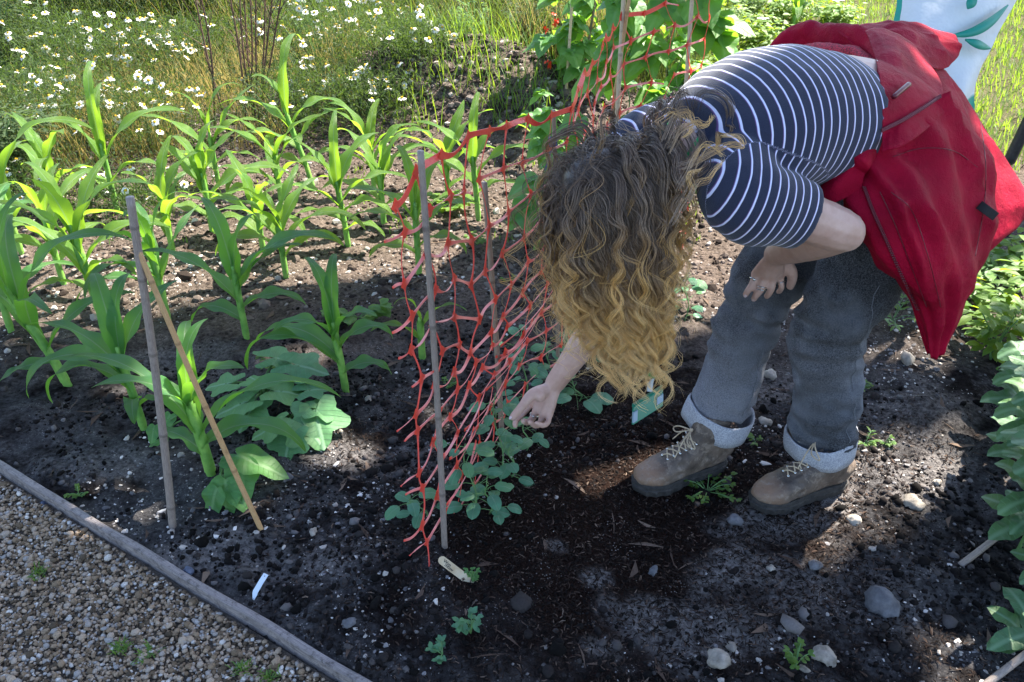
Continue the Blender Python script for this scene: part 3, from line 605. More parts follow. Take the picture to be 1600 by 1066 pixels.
NC4b = gr(915, 425); NT4b = atY(1000, -120, NC4[1] - .03); cane(NC4b - [0, 0, .08], NT4b, .0068, MBAMY, 'slimmer golden bean cane crossing the pale one above the head', (.35, .6, .8), .003)
NC5 = gr(1052, 400); NT5 = atY(1090, -130, NC5[1]); cane(NC5 - [0, 0, .08], NT5, .0082, MBAMP, 'pale straight cane holding the far end of the net', (.3, .5, .7, .9), .003)
for (ua, va, ub, vb, lb) in [(880, 168, 898, -60, 'thin pale cane in the bean leaves, left of the pair'), (898, 150, 940, -60, 'dark pale-knotted cane in the bean leaves beside the thin pale one')]:
    a = gr(ua, va + 40); cane(a - [0, 0, .05], atY(ub, vb, a[1] - .1), .008, MBAMP if ua < 890 else MBAMD, lb, (.3, .6))
# cane at far left edge etc: two short pegs lower right and black pole
a = gr(1500, 884); b = gr(1562, 836, .06); cane(a, b, .0085, MBAMG, 'short wooden stick on the soil under the broad beans', (.5,), 0, 'wooden_stick', None)
a = gr(1530, 1078); b = gr(1625, 1005, .05); cane(a, b, .0085, MBAMG, 'thicker wooden stick at the bottom right corner', (.5,), 0, 'wooden_stick', None)
MTWINE = N('blue_twine').done((.02, .10, .35), .6)
g = G()
for k in range(5):
    th = np.linspace(0, 6.28, 20); c = NT3 + np.array([0, 0, -.075 - .006 * k]); stem(g, c + np.stack([.010 * np.cos(th), .010 * np.sin(th), .004 * np.sin(th * 2)], -1), .0022, .0022, 6, 24)
for s in (-1, 1): stem(g, [NT3 + [0, -.01, -.08], NT3 + [.012 * s, -.02, -.13], NT3 + [.02 * s, -.015, -.19 - .03 * s]], .002, .0018)
o = g.build('blue_twine', MTWINE); meta(o, 'blue twine knotted round the thin dark net cane', 'twine')
# ================================================================ ORANGE NET
m = N('orange_net_plastic'); u, v, st = m.sep(m.attr()); f = m.noise(25, 3, .6)
c = m.mix(st, (.88, .11, .07), (.95, .46, .44)); c = m.mix(m.ramp(f, [(.35, 0), (.7, .35)]), c, (.60, .055, .05))
m.done(c, .42, m.bump(m.noise(300, 2, .5), .0005)); MNET = m.translucent(m.mix(st, (.9, .12, .04), (.95, .4, .3)), .35)
poly = np.array([[-.188, 1.50], [NC1[0], NC1[1]], [NC2[0], NC2[1]], [NC3[0], NC3[1]], [NC4[0] - .01, NC4[1] - .02], [NC5[0], NC5[1]], [NC5[0] + .05, NC5[1] + .05]])
seg = np.r_[0, np.cumsum(np.linalg.norm(np.diff(poly, axis=0), axis=1))]
topz = np.array([.955, .985, .91, .88, .97, 1.0, 1.0])
DS = .108; nS = int(seg[-1] / DS) + 1; DZ = .082
def netpt(s, q, j, i, r2):
    """s along the net, q 0..1 height fraction"""
    zt = np.interp(s, seg, topz)
    sag = .55 * math.sin(math.pi * min(1, max(0, (s - seg[1]) / (seg[3] - seg[1])))) if s < seg[3] else 0.
    qq = q + .11 * math.sin(q * 2 * math.pi * 1.0 + .6) * sag - .05 * sag * math.sin(q * math.pi)
    z = .012 + (zt - .012) * qq
    x = np.interp(s, seg, poly[:, 0]); y = np.interp(s, seg, poly[:, 1])
    off = .013 * float(vn(np.array([[s * 4.5, q * 5, 1.]]))[0]) + r2.normal(0, .004)
    return np.array([x + off * .92 - .010, y - off * .39, z + r2.normal(0, .006)])
rs = np.random.default_rng(4); nodes = {}
for i in range(nS + 1):
    s = i * DS; zt = np.interp(s, seg, topz); nz = int(round(zt / DZ))
    for j in range(nz + 1):
        ss = s + (.017 if j % 2 else -.017) + rs.normal(0, .003)
        nodes[i, j] = netpt(min(max(ss, 0), seg[-1]), j / nz, j, i, rs)
    nodes[i, 'n'] = nz
g = G()
def ribbon(a, b, w0, w1, wm, st0, bow, tw):
    n = 11; t = np.linspace(0, 1, n); d = b - a; L = np.linalg.norm(d)
    C = a + d * t[:, None] + (np.sin(t * math.pi)[:, None]) * bow
    T = nrm(np.gradient(C, axis=0)); fn = np.array([.92, -.39, 0]); sd = nrm(np.cross(T, fn)); nn = np.cross(sd, T)
    an = tw * np.sin(t * math.pi) ; sd2 = sd * np.cos(an)[:, None] + nn * np.sin(an)[:, None]; nn2 = nn * np.cos(an)[:, None] - sd * np.sin(an)[:, None]
    e = np.where(t < .5, w0, w1); w = wm + (e - wm) * np.abs(2 * t - 1) ** 4.5
    th = .0007
    V = np.stack([C - sd2 * w[:, None] - nn2 * th, C - sd2 * w[:, None] + nn2 * th, C + sd2 * w[:, None] + nn2 * th, C + sd2 * w[:, None] - nn2 * th], 1).reshape(-1, 3)
    w = w * .85; stv = st0 * (1 - np.abs(2 * t - 1) ** 3); A = np.stack([np.zeros(n * 4), np.repeat(t, 4), np.repeat(stv, 4)], -1)
    g.add(V, gridF(n, 4, True), A)
def node(p, r):
    k = 8; th = np.arange(k) / k * 2 * math.pi; rr = np.where(np.arange(k) % 2 == 0, r, r * .62)
    ds = np.array([.36, .93, 0]); up = np.array([0, 0, 1.]); fn = np.array([.93, -.36, 0])
    V = [p + fn * .0009] + [p + ds * rr[i] * math.cos(th[i]) + up * rr[i] * math.sin(th[i]) + fn * .0008 for i in range(k)] + [p - fn * .0009] + [p + ds * rr[i] * math.cos(th[i]) + up * rr[i] * math.sin(th[i]) - fn * .0008 for i in range(k)]
    F = [[0, 1 + i, 1 + (i + 1) % k] for i in range(k)] + [[9, 10 + (i + 1) % k, 10 + i] for i in range(k)]
    g.add(V, F)
for i in range(nS + 1):
    nz = nodes[i, 'n']
    for j in range(nz + 1):
        p = nodes[i, j]; node(p, .0155 + rs.normal(0, .001))
        if j < nz and rs.random() > .03:
            ribbon(p, nodes[i, j + 1], .0085, .0085, .0016, .15, np.array([rs.normal(0, .003), rs.normal(0, .004), 0]), rs.normal(0, .5))
        if i < nS:
            n2 = nodes[i + 1, 'n']; j2 = min(n2, int(round(j / nz * n2)))
            if rs.random() > .06:
                loose = rs.random() < .25; top = j == nz
                ribbon(p, nodes[i + 1, j2], .0085, .0085, .0068 if top else .0033, .1 if top else .9, np.array([rs.normal(0, .003), rs.normal(0, .003), -.018 if loose else rs.normal(0, .003)]), rs.normal(0, .5) if top else rs.normal(0, .7))
            elif j > 0:
                e = p + nrm(nodes[i + 1, j2] - p) * .06 + [0, 0, -.02]; ribbon(p, e, .0085, .002, .003, .8, np.zeros(3), 1.)
        if i == 0:     # cut ends sticking out to the left
            a = rs.uniform(-.5, .1); L = rs.uniform(.025, .058)
            if j < nz: ribbon(p, p + np.array([-.75, -.55, a]) * L, .008, .0026, .0030, .7, np.array([0, 0, rs.normal(0, .006)]), rs.normal(0, .6))
# bunched strands pulled across the lower part of the net
for k in range(10):
    s0 = rs.uniform(.05, .5); s1 = s0 + rs.uniform(.12, .38); z0 = .26 + (s0 - .3) * .28 + rs.normal(0, .035)
    a = np.array([np.interp(s0, seg, poly[:, 0]), np.interp(s0, seg, poly[:, 1]), z0]) + rs.normal(0, .008, 3); b = np.array([np.interp(s1, seg, poly[:, 0]), np.interp(s1, seg, poly[:, 1]), z0 + .02 + rs.normal(0, .02)]) + rs.normal(0, .008, 3)
    ribbon(a, b, .004, .004, .0022, .9, np.array([.01, 0, rs.normal(-.01, .012)]), rs.normal(0, 1.2))
o = g.build('plastic_netting', MNET, smooth=False); meta(o, 'torn orange plastic mesh netting strung between the bamboo canes', 'netting')
# ================================================================ LOW PLANTS
def gz(p): return float(H(p[0], p[1], False))
def leafy(name, u, v, specs, label, cat, mat, fn, group=None, smat=None, sr=.0025):
    """specs: (du, dv, h, size, azimuth of tip, tilt) stalks from the root to each leaf, photo offsets made real at height h"""
    p = gr(u, v); z = gz(p); p[2] = z; root = empty(name, p); meta(root, label, cat, group)
    for k, (lu, lv, h, size, az, tilt) in enumerate(specs):
        q = gr(lu, lv, z + h) - p; d = np.array([math.cos(R(az)) * math.cos(R(tilt)), math.sin(R(az)) * math.cos(R(tilt)), -math.sin(R(tilt))])
        n_ = np.array([math.cos(R(az)) * math.sin(R(tilt)), math.sin(R(az)) * math.sin(R(tilt)), math.cos(R(tilt))])
        size = size * (.66 if fn is f_squash else 1); V, F, A = plate(q, d, n_, size, fn, .12, 6, 44, k * 1.3 + u, .12, .035); mk('leaf', V, F, mat, root, A)
        g = G(); stem(g, [np.zeros(3), q * [.35, .35, .75], q], sr * 1.2, sr * .8, 6, 12); g.build('leaf_stalk', smat or MSTEM, root)
    return root
leafy('squash_plant', 412, 625, [(432, 560, .09, .125, 20, 12), (468, 572, .10, .14, -5, 10), (440, 612, .09, .11, 10, 14), (375, 632, .08, .12, 200, 16), (392, 640, .07, .115, 250, 22), (495, 655, .06, .15, -70, 20), (485, 610, .08, .09, 30, 10), (400, 595, .12, .08, 130, 10), (352, 600, .10, .10, 180, 12)],
      'spreading squash plant with big lobed blue-green leaves under the maize', 'squash plant', MSQUASH, f_squash, None, MSTEM, .004)
leafy('squash_plant', 455, 655, [(478, 668, .05, .13, -40, 25), (500, 640, .06, .10, 20, 15), (452, 690, .04, .10, -100, 30), (425, 668, .06, .10, 200, 20)], 'second smaller squash, toothed leaf lying on dark soil right of the first', 'squash plant', MSQUASH, f_squash, None, MSTEM, .0035)
leafy('bean_plant', 345, 745, [(352, 765, .05, .085, -95, 55), (335, 775, .04, .07, -120, 60), (362, 722, .10, .06, 120, 10), (388, 718, .10, .10, -8, 20), (378, 735, .08, .085, -80, 40), (368, 770, .04, .06, -40, 40)],
      'young bean plant with a wide pointed leaf between the two crossed canes', 'bean plant', MBEAN2, f_heart)
leafy('bean_plant', 258, 700, [(262, 655, .10, .05, -110, 30), (240, 672, .07, .04, -100, 50), (300, 650, .10, .055, -60, 40), (285, 645, .12, .04, 60, 10), (250, 690, .05, .035, 180, 20)],
      'small bean seedling climbing at the grey cane', 'bean plant', MBEAN2, f_heart)
def weed(u, v, r, n, label, mat=MWEED, L=.022, h=.05, name='weed', cat='weed', wd=.6, group='weeds in the bed', el=(10, 70), parts=True):
    p = gr(u, v); z = gz(p); root = empty(name, (p[0], p[1], z)); meta(root, label, cat, group); g = G(); P = []; D = []; Nn = []
    for k in range(n):
        a = random.uniform(0, 6.28); e = R(random.uniform(*el)); l = r * random.uniform(.5, 1); tip = np.array([math.cos(a) * l, math.sin(a) * l, h * math.sin(e) * random.uniform(.6, 1.2) + .006])
        stem(g, [[0, 0, 0], tip * [.5, .5, .75], tip], .0014, .0009, 4, 6)
        for t in (.45, .7, .95, 1.):
            b = tip * t
            for s in (-1, 1): P.append(b); aa = a + s * random.uniform(.3, 1.1); D.append([math.cos(aa), math.sin(aa), random.uniform(-.1, .6)]); Nn.append([0, 0, 1])
    V, F, A = cards(np.array(P), np.array(D), np.array(Nn), np.array([L * random.uniform(.7, 1.25) for _ in P]), L * wd, .7); g2 = G().add(V, F, A)
    g.build('stem', MSTEM, root); g2.build('leaves', mat, root); return root
weed(1105, 768, .09, 16, 'bright green clover-like weed between the two boots', L=.014, h=.03)
weed(560, 500, .10, 8, 'small broad-leaved weed right of the solitary maize', L=.045, h=.06, wd=.75)
weed(745, 388, .06, 7, 'tiny weed on the sunlit soil behind the second cane', L=.02)
weed(697, 600, .035, 5, 'tiny seedling on bare soil between the first two canes', L=.012, h=.02)
weed(793, 440, .03, 5, 'tiny pale seedling beyond the second net cane', L=.012, h=.02)
weed(1242, 1043, .03, 7, 'small feathery weed next to the long pale oval stone', L=.014, h=.05, el=(40, 85))
weed(738, 922, .012, 4, 'pale green sprout beside the wooden plant label', mat=MBEAN2, L=.011, h=.03, el=(60, 88))
weed(736, 1000, .03, 5, 'drooping pea seedling near the bottom centre, the taller one', mat=MPEA, L=.018, h=.055, el=(40, 85))
weed(692, 1030, .028, 5, 'low pea seedling near the bottom centre, the flatter one', mat=MPEA, L=.015, h=.015, el=(5, 30))
weed(122, 770, .03, 5, 'tiny weed in dark soil by the timber board', L=.012, h=.02)
weed(700, 330, .1, 10, 'sunlit seedling cluster behind the net top', L=.035, h=.07, wd=.8, mat=MPOT)
weed(430, 575, .08, 12, 'low bright weed growing in the middle of the squash', L=.014, h=.04)
weed(1395, 500, .14, 9, 'sparse long-leaved weed behind the trouser legs', L=.035, h=.07, wd=.3)
weed(1330, 470, .10, 8, 'thin weed on sunlit soil just behind the near knee', L=.03, h=.05, wd=.3)
weed(1180, 690, .025, 4, 'tiny sprout behind the nearer boot', L=.012, h=.02)
weed(1350, 700, .03, 4, 'tiny sprout right of the nearer trouser cuff', L=.02, h=.03, wd=.3)
weed(1345, 620, .03, 4, 'small seedling on the shaded soil right of the knee', L=.014, h=.02)
weed(1380, 820 - 120, .02, 4, 'pair of tiny leaves in the gritty soil right of the cuff', L=.012, h=.02)
for (u, v, l) in [(60, 895, 'small moss-green grass tuft on the gravel near the left edge'), (190, 1015, 'grass tuft on the gravel, the largest one, bottom left'), (232, 1022, 'pale green grass tuft just right of the largest one'), (380, 1045, 'grass tuft on the gravel near the lower end of the board'), (420, 1058, 'last grass tuft on the gravel at the bottom edge')]:
    p = gr(u, v, -.015); g = G()
    for k in range(60): V, F, A = blade(np.array([random.gauss(0, .009), random.gauss(0, .009), 0]), random.uniform(0, 6.28), R(random.uniform(30, 85)), random.uniform(.008, .024), .0016, .9, n=5, ac=3, seed=k); g.add(V, F, A)
    o = g.build('grass_tuft', MWEED); o.location = Vector(p); meta(o, l, 'grass tuft', 'grass tufts on the path')
# peas along the net
def pea(x, y, h, label, seed, lean=(0, 0), n=9, sz=.0255):
    rs = np.random.default_rng(seed); z = gz((x, y)); root = empty('pea_plant', (x, y, z)); meta(root, label, 'pea plant', 'pea plants along the net')
    g = G(); P = []; D = []; S_ = []; spine = cr([[0, 0, 0], [lean[0] * .3 + .01, lean[1] * .3, h * .35], [lean[0] * .7 - .01, lean[1] * .7, h * .7], [lean[0], lean[1], h]], 20); stem(g, spine[::3], .0022, .0014, 6, 20)
    lv = G()
    for k in range(n):
        b = spine[int(2 + 17 * k / n)]; a0 = k * 2.4 + rs.normal(0, .4); 
        for q in range(2 if k % 2 else 1):
            a = a0 + q * 1.2 + rs.normal(0, .3); l = rs.uniform(.025, .05); e = b + np.array([math.cos(a) * l, math.sin(a) * l, rs.uniform(-.005, .025)]); stem(g, [b, (b + e) / 2 + [0, 0, .004], e], .0011, .0009, 4, 5)
            d = np.array([math.cos(a), math.sin(a), rs.uniform(-.5, .15)]); nn_ = nrm(np.array([math.cos(a) * .4, math.sin(a) * .4 - .25, 1.]))
            V, F, A = plate(e, d, nn_, sz * rs.uniform(.8, 1.25), lambda t: f_oval(t) * (1 + .12 * max(0, math.cos(t)) ** 6), .3, 3, 16, k + q, .15, .03); V = V + nrm(d) * sz * .7; lv.add(V, F, A)
    for k in range(3):   # tendrils
        b = spine[-1 - k * 3]; a = rs.uniform(0, 6.28); t = np.linspace(0, 1, 9); c = b + np.stack([math.cos(a) * .06 * t, math.sin(a) * .06 * t, -.05 * t * t + .004 * np.sin(t * 14)], -1); stem(g, c, .0007, .0005, 4, 16)
    g.build('stem', MSTEM, root); lv.build('leaves', MPEA, root); return root
def peapx(u, v, h, label, seed, **k): p = gr(u, v); return pea(p[0], p[1], h, label, seed, **k)
peapx(668, 815, .07, 'leftmost pea seedling at the front of the net, round leaves low on the soil', 1, lean=(-.04, 0), n=6)
peapx(742, 822, .20, 'front pea plant climbing through the lower net', 2, lean=(-.02, .06), n=10)
peapx(765, 818, .11, 'small pea plant leaning out at the foot of the net', 3, lean=(.0, -.01), n=7)
peapx(782, 770, .26, 'tallest pea plant touched by the fingertips', 4, lean=(-.01, .07), n=11, sz=.025)
peapx(800, 760, .10, 'pea plant on the right side of the net, leaves spreading right', 5, lean=(.0, .02), n=5)
peapx(822, 712, .09, 'pea plant directly under the reaching hand', 6, lean=(.0, .03), n=5, sz=.024)
peapx(820, 640, .26, 'pea plant behind the hand tangled in net strands', 7, lean=(-.01, .04), n=12)
peapx(858, 610, .17, 'pea plant behind the wrist', 8, lean=(.0, .04), n=9)
peapx(905, 628, .07, 'pea plant right of the forearm with three flat round leaves', 9, lean=(-.01, .0), n=5, sz=.036)
peapx(905, 560, .24, 'pea plant partly hidden behind forearm and hair', 10, lean=(.01, .03), n=10)
peapx(985, 545, .22, 'pea plant seen through the hanging curls', 11, lean=(0, .03), n=9)
peapx(1070, 500, .18, 'pea plant between the hair and the far trouser leg', 12, lean=(0, .03), n=8)
o = G(); Vc, Fc, Ac = rocks(np.array([[0, 0, 0.]]), np.array([.0065]), I2, (.7, .8)); 
MORC = N('orange_clay').done((.5, .14, .05), .8)
for (u, v, l) in [(662, 840, 'orange clay crumb under the leftmost pea seedling'), (657, 907, 'orange clay crumb left of the wooden label')]:
    p = gr(u, v, .008); ob = mk('clay_crumb', Vc, Fc, MORC, at_=Ac); ob.location = Vector(p); meta(ob, l, 'clay crumb')
# dock stems: brown woody stems top left
rs = np.random.default_rng(3)
for (u, v, tops, lb) in [(400, 210, [(350, -60), (372, -60), (388, -60), (400, -60), (415, -60), (432, -60), (380, -40), (445, -40)], 'clump of dark reddish-brown dry dock stems behind the maize'), (345, 200, [(298, -40), (302, -60)], 'lone reddish-brown dry stem left of the dock clump')]:
    p = gr(u, v); root = empty('dock_plant', p); meta(root, lb, 'dock plant'); g = G(); s2 = G()
    for (tu, tv) in tops:
        q = atY(tu, tv, p[1] + rs.uniform(-.1, .15)) - p; stem(g, [rs.normal(0, .02, 3) * [1, 1, 0], q * .5 + rs.normal(0, .015, 3), q], .006, .0035, 7, 14)
        for k in range(7):
            t = rs.uniform(.35, 1); b = q * t; e = b + np.array([rs.normal(0, .07), rs.normal(0, .05), rs.uniform(.08, .22)]); stem(g, [b, (b + e) / 2, e], .0022, .001, 4, 5)
    g.build('stems', MDOCK, root)
# ---- chamomile
MPETAL = N('white_petal').done((.80, .80, .78), .6); MDISC = mat_noise('yellow_disc', (.65, .36, .01), (.85, .55, .02), 400, .7, .001)
def daisy_mesh(seed):
    g = G(); rs_ = np.random.default_rng(seed); V, F = ball((0, 0, .003), (.0062, .0062, .005), 12, 7); g.add(V, F, np.zeros((len(V), 3)))
    nd = g.n; npoly = sum(len(f) for f in F); n = 14; a = np.arange(n) / n * 6.283 + rs_.normal(0, .06, n); dr = rs_.uniform(-.75, .05)
    P = np.stack([np.cos(a) * .005, np.sin(a) * .005, np.zeros(n)], -1); D = np.stack([np.cos(a), np.sin(a), dr + rs_.normal(0, .12, n)], -1)
    V, F2, A = cards(P, D, np.tile([0, 0, 1.], (n, 1)), rs_.uniform(.0125, .0165, n), .0058, 1.0, .1); g.add(V, F2, A)
    V, Fo, A = g.out(); idx = np.concatenate([(f.min(1) >= nd).astype(int) for f in Fo]); return V, Fo, A, idx
DMS = []
for k in range(5):
    V, Fo, A, idx = daisy_mesh(k); V = V * 1.24; t_ = mk('flower', V, Fo, None, at_=A, mats=[MDISC, MPETAL], midx=idx); DMS.append(t_.data); bpy.data.objects.remove(t_)
def fluff(g, c, r, n, L, w, up=.6, rs_=rng, dn=0):
    """cloud of small leaves"""
    P = rs_.normal(0, 1, (n, 3)); P = nrm(P) * (rs_.random((n, 1)) ** .45) * r + c; D = nrm(rs_.normal(0, 1, (n, 3)) + [0, 0, up]); Nn = nrm(rs_.normal(0, .6, (n, 3)) + [0, 0, 1])
    V, F, A = cards(P, D, Nn, L * rs_.uniform(.6, 1.3, n), w * rs_.uniform(.7, 1.2, n)); g.add(V, F, A)
def chamo(u, v, hgt, rad, nf, label, seed, dens=1.):
    rs_ = np.random.default_rng(seed); p = gr(u, v); z = gz(p); p[2] = z; root = empty('chamomile_plant', p); meta(root, label, 'chamomile', 'chamomile along the back of the bed')
    g = G(); fl = G()
    nf = int(nf * 2.2)
    for k in range(nf + int(nf * .3)):
        a = rs_.uniform(0, 6.28); rr = rad * math.sqrt(rs_.random()); hh = hgt * rs_.uniform(.55, 1.12) * (1 - .25 * (rr / rad) ** 2)
        tip = np.array([math.cos(a) * rr, math.sin(a) * rr, hh]); stem(g, [tip * [.25, .25, 0] , tip * [.6, .6, .5], tip], .0016, .001, 4, 6)
        if k < nf:
            o = bpy.data.objects.new('flower', DMS[int(rs_.integers(0, 5))]); COL.objects.link(o); o.parent = root; o.location = Vector(tip); o.rotation_euler = (rs_.normal(0.15, .45), rs_.normal(0, .45), rs_.uniform(0, 6)); s = rs_.uniform(.8, 1.15); o.scale = (s, s, s)
    n = int(3400 * dens * rad / .3)
    P = np.stack([rs_.normal(0, rad * .55, n), rs_.normal(0, rad * .55, n), hgt * rs_.random(n) ** .8 * .95], -1)
    D = nrm(rs_.normal(0, .8, (n, 3)) + [0, 0, .7]); V, F, A = cards(P, D, nrm(rs_.normal(0, 1, (n, 3)) + [0, -.3, .6]), rs_.uniform(.012, .05, n), rs_.uniform(.0014, .006, n)); fl.add(V, F, A)
    g.build('stems', MSTEM, root); fl.build('foliage', MFERN, root)
CH = [(30, 235, .42, .34, 10, 'at the left photo edge behind the yellow-green maize'), (120, 235, .42, .34, 12, 'behind the upright maize, flowers crowded at the left'), (60, 140, .50, .4, 12, 'tall, at the far upper left'), (150, 160, .50, .38, 17, 'with the densest white flowers, upper left'),
      (235, 235, .36, .32, 15, 'lying open right of the upright maize'), (215, 330, .15, .26, 9, 'low and sprawling, in front of the rest'), (245, 150, .46, .36, 17, 'second from the dock stems, bright flowers'), (320, 130, .42, .3, 7, 'sparse, just left of the dock stems'),
      (60, 330, .2, .3, 6, 'low, between the leftmost maize stalks'), (520, 170, .42, .36, 16, 'right of the dock stems, tall and pale'), (590, 120, .46, .38, 22, 'with a white crown of flowers above the soil heap'), (570, 215, .26, .30, 13, 'spilling low towards the maize row'),
      (465, 215, .34, .30, 8, 'behind the tallest maize'), (650, 190, .16, .24, 8, 'at the left foot of the soil heap'), (700, 60, .35, .3, 6, 'thin, in the grass above the soil heap'), (455, 90, .36, .32, 9, 'far back beyond the dock stems')]
for k, (u, v, h_, r_, n_, l) in enumerate(CH): chamo(u, v, h_, r_, n_, 'chamomile plant ' + l, 40 + k, 1.5 if v < 260 else .8)
# ---- grasses and ground cover behind the bed
def grass(n, x0, x1, y0, y1, fn, L0, L1, w, seed, label, mat=MGRASS, seeds=False):
    rs_ = np.random.default_rng(seed); x = rs_.uniform(x0, x1, n); y = rs_.uniform(y0, y1, n); k = fn(x, y); x, y = x[k], y[k]; n = len(x); z = H(x, y, False)
    a = rs_.uniform(0, 6.28, n); e0 = rs_.uniform(1.0, 1.55, n); L = rs_.uniform(L0, L1, n); dr = rs_.uniform(.2, 1.3, n); s = np.linspace(0, 1, 6)
    e = e0[:, None] - dr[:, None] * s ** 1.6; d = np.stack([np.cos(a)[:, None] * np.cos(e), np.sin(a)[:, None] * np.cos(e), np.sin(e)], -1) * (L / 5)[:, None, None]
    C = np.cumsum(np.concatenate([np.zeros((n, 1, 3)), d[:, :-1]], 1), 1) + P3(x, y, z)[:, None]
    sd = np.stack([-np.sin(a), np.cos(a), np.zeros(n)], -1)[:, None] * (w * (1 - s ** 2) + .0004)[None, :, None]
    V = np.stack([C - sd, C + sd], 2).reshape(-1, 3); f = gridF(6, 2); F = (f[None] + (np.arange(n) * 12)[:, None, None]).reshape(-1, 4)
    A = np.stack([np.tile([-.6, .6], n * 6), np.tile(np.repeat(s, 2), n), np.repeat(rs_.random(n), 12)], -1)
    o = mk('grass', V, F, mat, at_=A); meta(o, label, 'grass', kind='stuff'); return o
heap = lambda x, y: ((x + .1) / .85) ** 2 + ((y - 4.95) / .6) ** 2 < 1
grass(26000, -4.6, 1.3, 5.3, 9.5, lambda x, y: (y > np.where(x < .0, 6.1, 5.35) + .15 * np.sin(x * 5)) & ~heap(x, y), .3, .85, .0030, 1, 'tall rough meadow grass behind the vegetable bed')
MSTRAW = mat_leaf('straw_grass', (.30, .27, .09), (.45, .40, .12), (.4, .35, .2), .7, .3)
grass(9000, -4.6, .6, 5.3, 9., lambda x, y: (y > np.where(x < 0, 6., 5.4)) & ~heap(x, y) & (dens(x, y) > -.1), .25, .6, .0018, 2, 'dry straw-coloured grass stalks among the meadow grass', MSTRAW)
grass(2500, .1, .8, 5.5, 8.2, lambda x, y: y > 5.2, .3, .7, .0022, 12, 'golden bleached grass above the soil heap', MSTRAW)
grass(4500, -3.6, -.3, 3.6, 6.2, lambda x, y: (y > 3.75 - .35 * (x + .5) * -.5 - (x < -1.2) * .5) & (dens(x * 1.3, y) > -.15 - (x < -1.3) * .4) & (y > 4.3 + .35 * (x + 1.8)), .06, .26, .0018, 3, 'fine weedy grass growing through the chamomile', MFERN)
grass(34000, .8, 5.5, 3.2, 9.5, lambda x, y: (y > 3.9 - .35 * (x - 1.2)) & ~((x > 1.9) & (y > 3.35) & (y < 4.1) & (x < 3.5) & (dens(x, y) > -.3)), .02, .11, .0026, 4, 'short mown turf at the back right', MWEED)
grass(7000, -2.6, -.6, 3.9, 6.0, lambda x, y: (y > 4.2 + .35 * (x + 1.8)) & ~heap(x, y) & (dens(x * .8, y * .8) > -.2), .08, .40, .0012, 13, 'dry tangled stalks between the chamomile plants', MSTRAW)
grass(9000, -3, 1.6, 3.3, 5.6, lambda x, y: dens(x * 1.1, y * 1.1) > .38, .008, .045, .0020, 5, 'tiny weed seedlings on the sunlit soil', MWEED)
grass(1500, -.7, .5, 4.4, 5.5, lambda x, y: heap(x, y) & (dens(x, y) > -.1), .06, .25, .002, 6, 'wisps of weed growing on the soil heap', MWEED)
grass(60000, -14, 14, 9.3, 22, lambda x, y: True | (x > 0), .15, .5, .006, 7, 'rough meadow beyond the photo', MGRASS)
for k, (u, v, h_) in enumerate([(700, 150, .26), (725, 120, .34), (680, 110, .3), (745, 170, .2)]):
    weed(u, v, .08, 9, ['grey-green weed on the heap front', 'tall thin weed up the middle of the soil heap', 'pale weed on the left shoulder of the heap', 'low weed at the foot of the soil heap'][k], L=.035, h=h_, wd=.35, el=(50, 88))
# potato-like leafy row, back right
def bush(name, u, v, hgt, rad, label, cat, mat, seed, L=.05, wd=.03, n=420, group=None, stems=6, dome=.5, fl=None):
    rs_ = np.random.default_rng(seed); p = gr(u, v); z = gz(p); p[2] = z; root = empty(name, p); meta(root, label, cat, group); g = G(); lv = G(); P = []; D = []; Nn = []
    for k in range(stems):
        a = k * 6.283 / stems + rs_.normal(0, .3); r0 = rad * rs_.uniform(.35, .9); tip = np.array([math.cos(a) * r0, math.sin(a) * r0, hgt * rs_.uniform(.7, 1.1)]); sp = cr([[0, 0, 0], tip * [.35, .35, .55], tip], 14); stem(g, sp[::3], .0035, .002, 6, 12)
        for q in range(n // stems):
            b = sp[int(rs_.integers(3, 14))]; aa = rs_.uniform(0, 6.28); l = rs_.uniform(.01, rad * .5); dd = np.array([math.cos(aa), math.sin(aa), rs_.uniform(-.1, .35)]); P.append(b + dd * l); D.append(dd + [0, 0, -.2]); Nn.append([rs_.normal(0, .35), rs_.normal(0, .35) - .1, 1])
    V, F, A = cards(np.array(P), np.array(D), np.array(Nn), L * rs_.uniform(.6, 1.3, len(P)), wd * rs_.uniform(.7, 1.2, len(P)), .6); lv.add(V, F, A)
    g.build('stems', MSTEM, root); lv.build('leaves', mat, root)
    if fl is not None:
        g3 = G()
        for q in range(7):
            c = np.array([rs_.normal(0, .015), rs_.normal(0, .015), hgt * 1.12]); a = q * .9
            V, F, A = cards(np.array([c] * 5), np.array([[math.cos(a + t), math.sin(a + t), .3] for t in range(5)]), np.tile([0, 0, 1.], (5, 1)), .022, .016); g3.add(V, F, A)
        g3.build('flower', fl, root)
    return root
for k, (u, v, h_, r_, l) in enumerate([(10, 150, .75, .35, 'dark feathery shrub-like weed in the upper left corner'), (110, 90, .8, .4, 'tall dark green weed above the chamomile, near the corner'), (215, 85, .8, .4, 'tall tangled weed behind the chamomile, left of the dock stems'), (310, 75, .75, .35, 'mid-green tall weed right at the dock stems'), (470, 50, .7, .35, 'tall weed at the top edge right of the dock stems'), (20, 290, .4, .25, 'feathery dark weed at the left photo edge'), (850, 120, .5, .22, 'grey-green feathery weed left of the bean leaves'), (820, 60, .45, .25, 'wispy weed under the golden grass')]):
    bush('tall_weed', u, v, h_, r_, l, 'tall weed', MFERN, 150 + k, .045, .010, 2600, 'tall weeds behind the bed', stems=9)
MLIL = N('lilac_petal').done((.62, .52, .72), .6); MSCAR = N('scarlet_petal').done((.75, .05, .015), .5)
